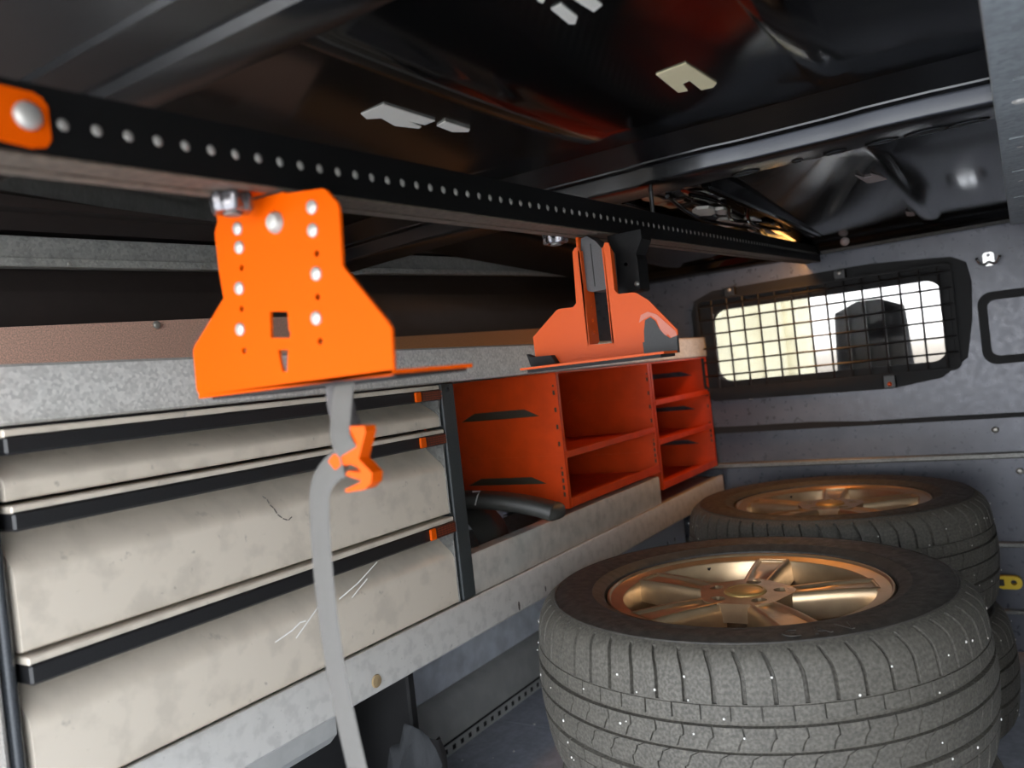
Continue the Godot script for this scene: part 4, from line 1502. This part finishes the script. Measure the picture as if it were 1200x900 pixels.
func build_roof_details() -> void:
	var y := 1.2095
	pad("torn_pad", "long torn white foam pad on the roof above the track", [[[-0.1940, -0.7423], [-0.1551, -0.7398], [-0.1519, -0.8335], [-0.1706, -0.8360], [-0.1740, -0.8060], [-0.1776, -0.8378], [-0.1840, -0.8404], [-0.1968, -0.8081], [-0.1885, -0.7729], [-0.2018, -0.7613]]], y, M.scrap, Vector3(-0.17, y, -0.8))
	pad("torn_pad", "short white torn pad just beyond the tip of the long one", [[[-0.1629, -0.8511], [-0.1456, -0.8466], [-0.1432, -0.8979], [-0.1510, -0.9049], [-0.1649, -0.8871]]], y, M.scrap, Vector3(-0.15, y, -0.88))
	pad("torn_pad", "cream arrow-shaped torn pad in the middle of the roof skin", [[[0.1152, -0.9121], [0.1537, -0.9071], [0.1585, -1.0019], [0.1503, -1.0137], [0.1360, -1.0101], [0.1369, -0.9645], [0.1265, -0.9691], [0.1223, -0.9985], [0.1113, -0.9946]]], y, M.scrap_warm, Vector3(0.13, y, -0.95))
	pad("torn_pad", "small white torn pad shaped like a slipper near the upper edge of the picture", [[[0.1090, -0.6735], [0.1210, -0.6716], [0.1193, -0.7066], [0.1105, -0.7181], [0.1062, -0.7137]]], y, M.scrap, Vector3(0.11, y, -0.69))
	pad("torn_pad", "tiniest white pad remnant at the upper edge, beside the slipper-shaped one", [[[0.1124, -0.6399], [0.1166, -0.6509], [0.1093, -0.6573], [0.1085, -0.6495]]], y, M.scrap, Vector3(0.112, y, -0.65))
	pad("torn_pad", "single square white torn pad cut by the upper edge of the picture", [[[0.1335, -0.6681], [0.1495, -0.6709], [0.1480, -0.7017], [0.1357, -0.7085]]], y, M.scrap, Vector3(0.14, y, -0.69))
	pad("torn_pad", "greyish torn pad beyond the holed roof bow, before the bulkhead window", [[[0.2027, -1.6945], [0.2125, -1.7396], [0.2279, -1.7409], [0.2278, -1.7103], [0.2382, -1.7557], [0.2492, -1.8141], [0.2469, -1.8441], [0.2337, -1.8705], [0.2295, -1.8411], [0.2082, -1.7983]]], 1.193, M.scrap_grey, Vector3(0.22, 1.193, -1.77))
	pad("torn_pad", "smallest grey torn pad close to the bulkhead header", [[[0.2330, -2.1938], [0.2442, -2.2295], [0.2616, -2.2251], [0.2623, -2.2772], [0.2396, -2.3096], [0.2280, -2.2717]]], 1.176, M.scrap_grey, Vector3(0.245, 1.176, -2.25))
	# console with cables and pale painted reflections above the track, and the roof lamp in it
	var co := thing("roof_console", "black roof console with cables and pale pads for window reflections above the far end of the track", "console", Vector3(-0.04, 1.19, -1.95))
	var s := Shape.new()
	s.box(Vector3(-0.005, 1.168, -2.43), Vector3(0.012, 1.205, -1.40), 0.004)
	s.box(Vector3(-0.160, 1.175, -2.43), Vector3(-0.150, 1.205, -1.40), 0.003)
	part(co, "side_rail", s, M.black_gloss)
	s = Shape.new()
	var rows := []
	var f := FastNoiseLite.new()
	f.seed = 3
	f.frequency = 9.0
	for i in 41:
		var row := PackedVector3Array()
		var z := -1.42 - 1.0 * i / 40.0
		for j in 11:
			var x := -0.152 + 0.149 * j / 10.0
			row.append(Vector3(x, 1.190 + 0.010 * f.get_noise_2d(x * 2.0, z), z))
		rows.append(row)
	s.loft(rows, false, false, true)
	part(co, "creased_film", s, M.black_gloss)
	for q in [[[-0.06, 1.186, -1.50], [-0.03, 1.176, -1.62], [-0.07, 1.172, -1.80], [-0.03, 1.178, -2.0], [-0.06, 1.172, -2.3]], [[-0.09, 1.184, -1.46], [-0.11, 1.172, -1.7], [-0.07, 1.168, -1.95], [-0.10, 1.172, -2.2]], [[-0.02, 1.186, -1.75], [-0.05, 1.168, -1.88], [-0.02, 1.168, -2.1]]]:
		s = Shape.new()
		var p := []
		for e in q:
			p.append(Vector3(e[0], e[1], e[2]))
		s.tube(smooth_path(p, 0.0), 0.004, 8)
		part(co, "cable", s, M.black_gloss)
	for q in [[-0.085, -1.66, 0.022, 0.05], [-0.062, -1.70, 0.014, 0.04], [-0.095, -1.86, 0.026, 0.07], [-0.055, -1.90, 0.016, 0.05], [-0.035, -2.02, 0.008, 0.03], [-0.08, -2.03, 0.02, 0.04]]:
		s = Shape.new()
		s.plate(V2([[q[0] - q[2], q[1] - q[3] * 0.6], [q[0] - q[2] * 0.2, q[1] - q[3]], [q[0] + q[2], q[1] - q[3] * 0.5], [q[0] + q[2] * 0.8, q[1] + q[3] * 0.7], [q[0] - q[2] * 0.1, q[1] + q[3]], [q[0] - q[2] * 0.9, q[1] + q[3] * 0.5]]), [], 0.0, 0.006, flat_y(1.182))
		part(co, "reflection_pad", s, M.scrap)  # pale pads stand in for window reflections on the film
	var lm := thing("roof_lamp", "small roof lamp with warm glowing lens near the bulkhead", "lamp", Vector3(-0.085, 1.18, -2.2))
	s = Shape.new()
	s.box(Vector3(-0.125, 1.172, -2.34), Vector3(-0.045, 1.190, -2.12), 0.006)
	part(lm, "housing", s, M.black_satin)
	s = Shape.new()
	s.box(Vector3(-0.115, 1.162, -2.33), Vector3(-0.055, 1.175, -2.18), 0.006)
	part(lm, "lens", s, M.lens)
	var li := AreaLight3D.new()
	li.name = "roof_lamp_light"
	li.area_size = Vector2(0.06, 0.15)
	li.light_color = rgb(255, 176, 96)
	li.light_energy = 0.03
	li.shadow_enabled = true
	li.area_range = 5.0
	li.area_attenuation = 2.0
	lm.add_child(li)
	li.position = Vector3(0.0, -0.022, -0.055)
	li.rotation.x = -PI / 2


# ==================================================================== bulkhead details
func build_bulkhead_details() -> void:
	var s: Shape
	var wg := thing("wire_guard", "black wire mesh guard across the bulkhead window", "guard", Vector3(-0.05, 0.78, -2.475))
	var zc := -2.474
	s = Shape.new()
	s.plate(rnd_rect(-0.412, 0.770, 0.300, 1.060, 0.02), [rnd_rect(-0.404, 0.778, 0.292, 1.052, 0.016)], zc - 0.004, zc + 0.004)
	part(wg, "frame", s, M.black_matt)
	for i in 14:
		s = Shape.new()
		var x := -0.362 + 0.0485 * i
		s.tube([Vector3(x, 0.775, zc), Vector3(x, 1.056, zc)], 0.0032, 6, Vector3.RIGHT)
		part(wg, "wire", s, M.black_satin)
	for i in 6:
		s = Shape.new()
		var y := 0.818 + 0.0435 * i
		s.tube([Vector3(-0.408, y, zc + 0.0025), Vector3(0.296, y, zc + 0.0035)], 0.0032, 6, Vector3.UP)
		part(wg, "wire", s, M.black_satin)
	for q in [[0.120, 0.735, 0.775], [-0.30, 1.055, 1.085], [0.02, 1.055, 1.085]]:
		s = Shape.new()
		s.box(Vector3(q[0] - 0.016, q[1], -2.492), Vector3(q[0] + 0.016, q[2], zc + 0.002), 0.002)
		part(wg, "tab", s, M.black_satin)
		s = Shape.new()
		bolt(s, Vector3(q[0], (q[1] + q[2]) / 2 - (0.008 if q[1] < 0.8 else -0.006), zc + 0.002), Vector3(0, 0, 1), 0.006)
		part(wg, "bolt", s, M.orange_worn if q[1] < 0.8 else M.zinc)
	# double coat hook
	var hk := thing("coat_hook", "small chrome double hook on the bulkhead beside the window", "hook", Vector3(0.387, 1.03, -2.5))
	s = Shape.new()
	s.plate(rnd_rect(0.374, 1.036, 0.400, 1.072, 0.008), [disc(Vector2(0.387, 1.064), 0.004)], -2.50, -2.494)
	part(hk, "plate", s, M.chrome)
	for e in [-1.0, 1.0]:
		s = Shape.new()
		s.tube([Vector3(0.387, 1.046, -2.493), Vector3(0.387 + 0.010 * e, 1.040, -2.48), Vector3(0.387 + 0.020 * e, 1.043, -2.472), Vector3(0.387 + 0.026 * e, 1.054, -2.470)], 0.0035, 8, Vector3(0, 0, 1))
		s.lathe([Vector2(0.0, 0.005), Vector2(0.0035, 0.0035), Vector2(0.005, 0.0), Vector2(0.0035, -0.0035), Vector2(0.0, -0.005)], 10, Transform3D(Basis(), Vector3(0.387 + 0.026 * e, 1.055, -2.470)))
		part(hk, "prong", s, M.chrome)
	# yellow lashing ring on the cross rail
	var ye := thing("lashing_ring", "yellow plastic lashing ring low on the bulkhead behind the wheels", "ring", Vector3(0.36, 0.195, -2.49))
	s = Shape.new()
	s.plate(rnd_rect(0.325, 0.178, 0.385, 0.212, 0.016), [disc(Vector2(0.366, 0.196), 0.007)], -2.497, -2.482)
	part(ye, "eye", s, M.yellow)
	s = Shape.new()
	s.box(Vector3(0.315, 0.185, -2.515), Vector3(0.345, 0.205, -2.48), 0.003)
	part(ye, "stem", s, M.black_satin)
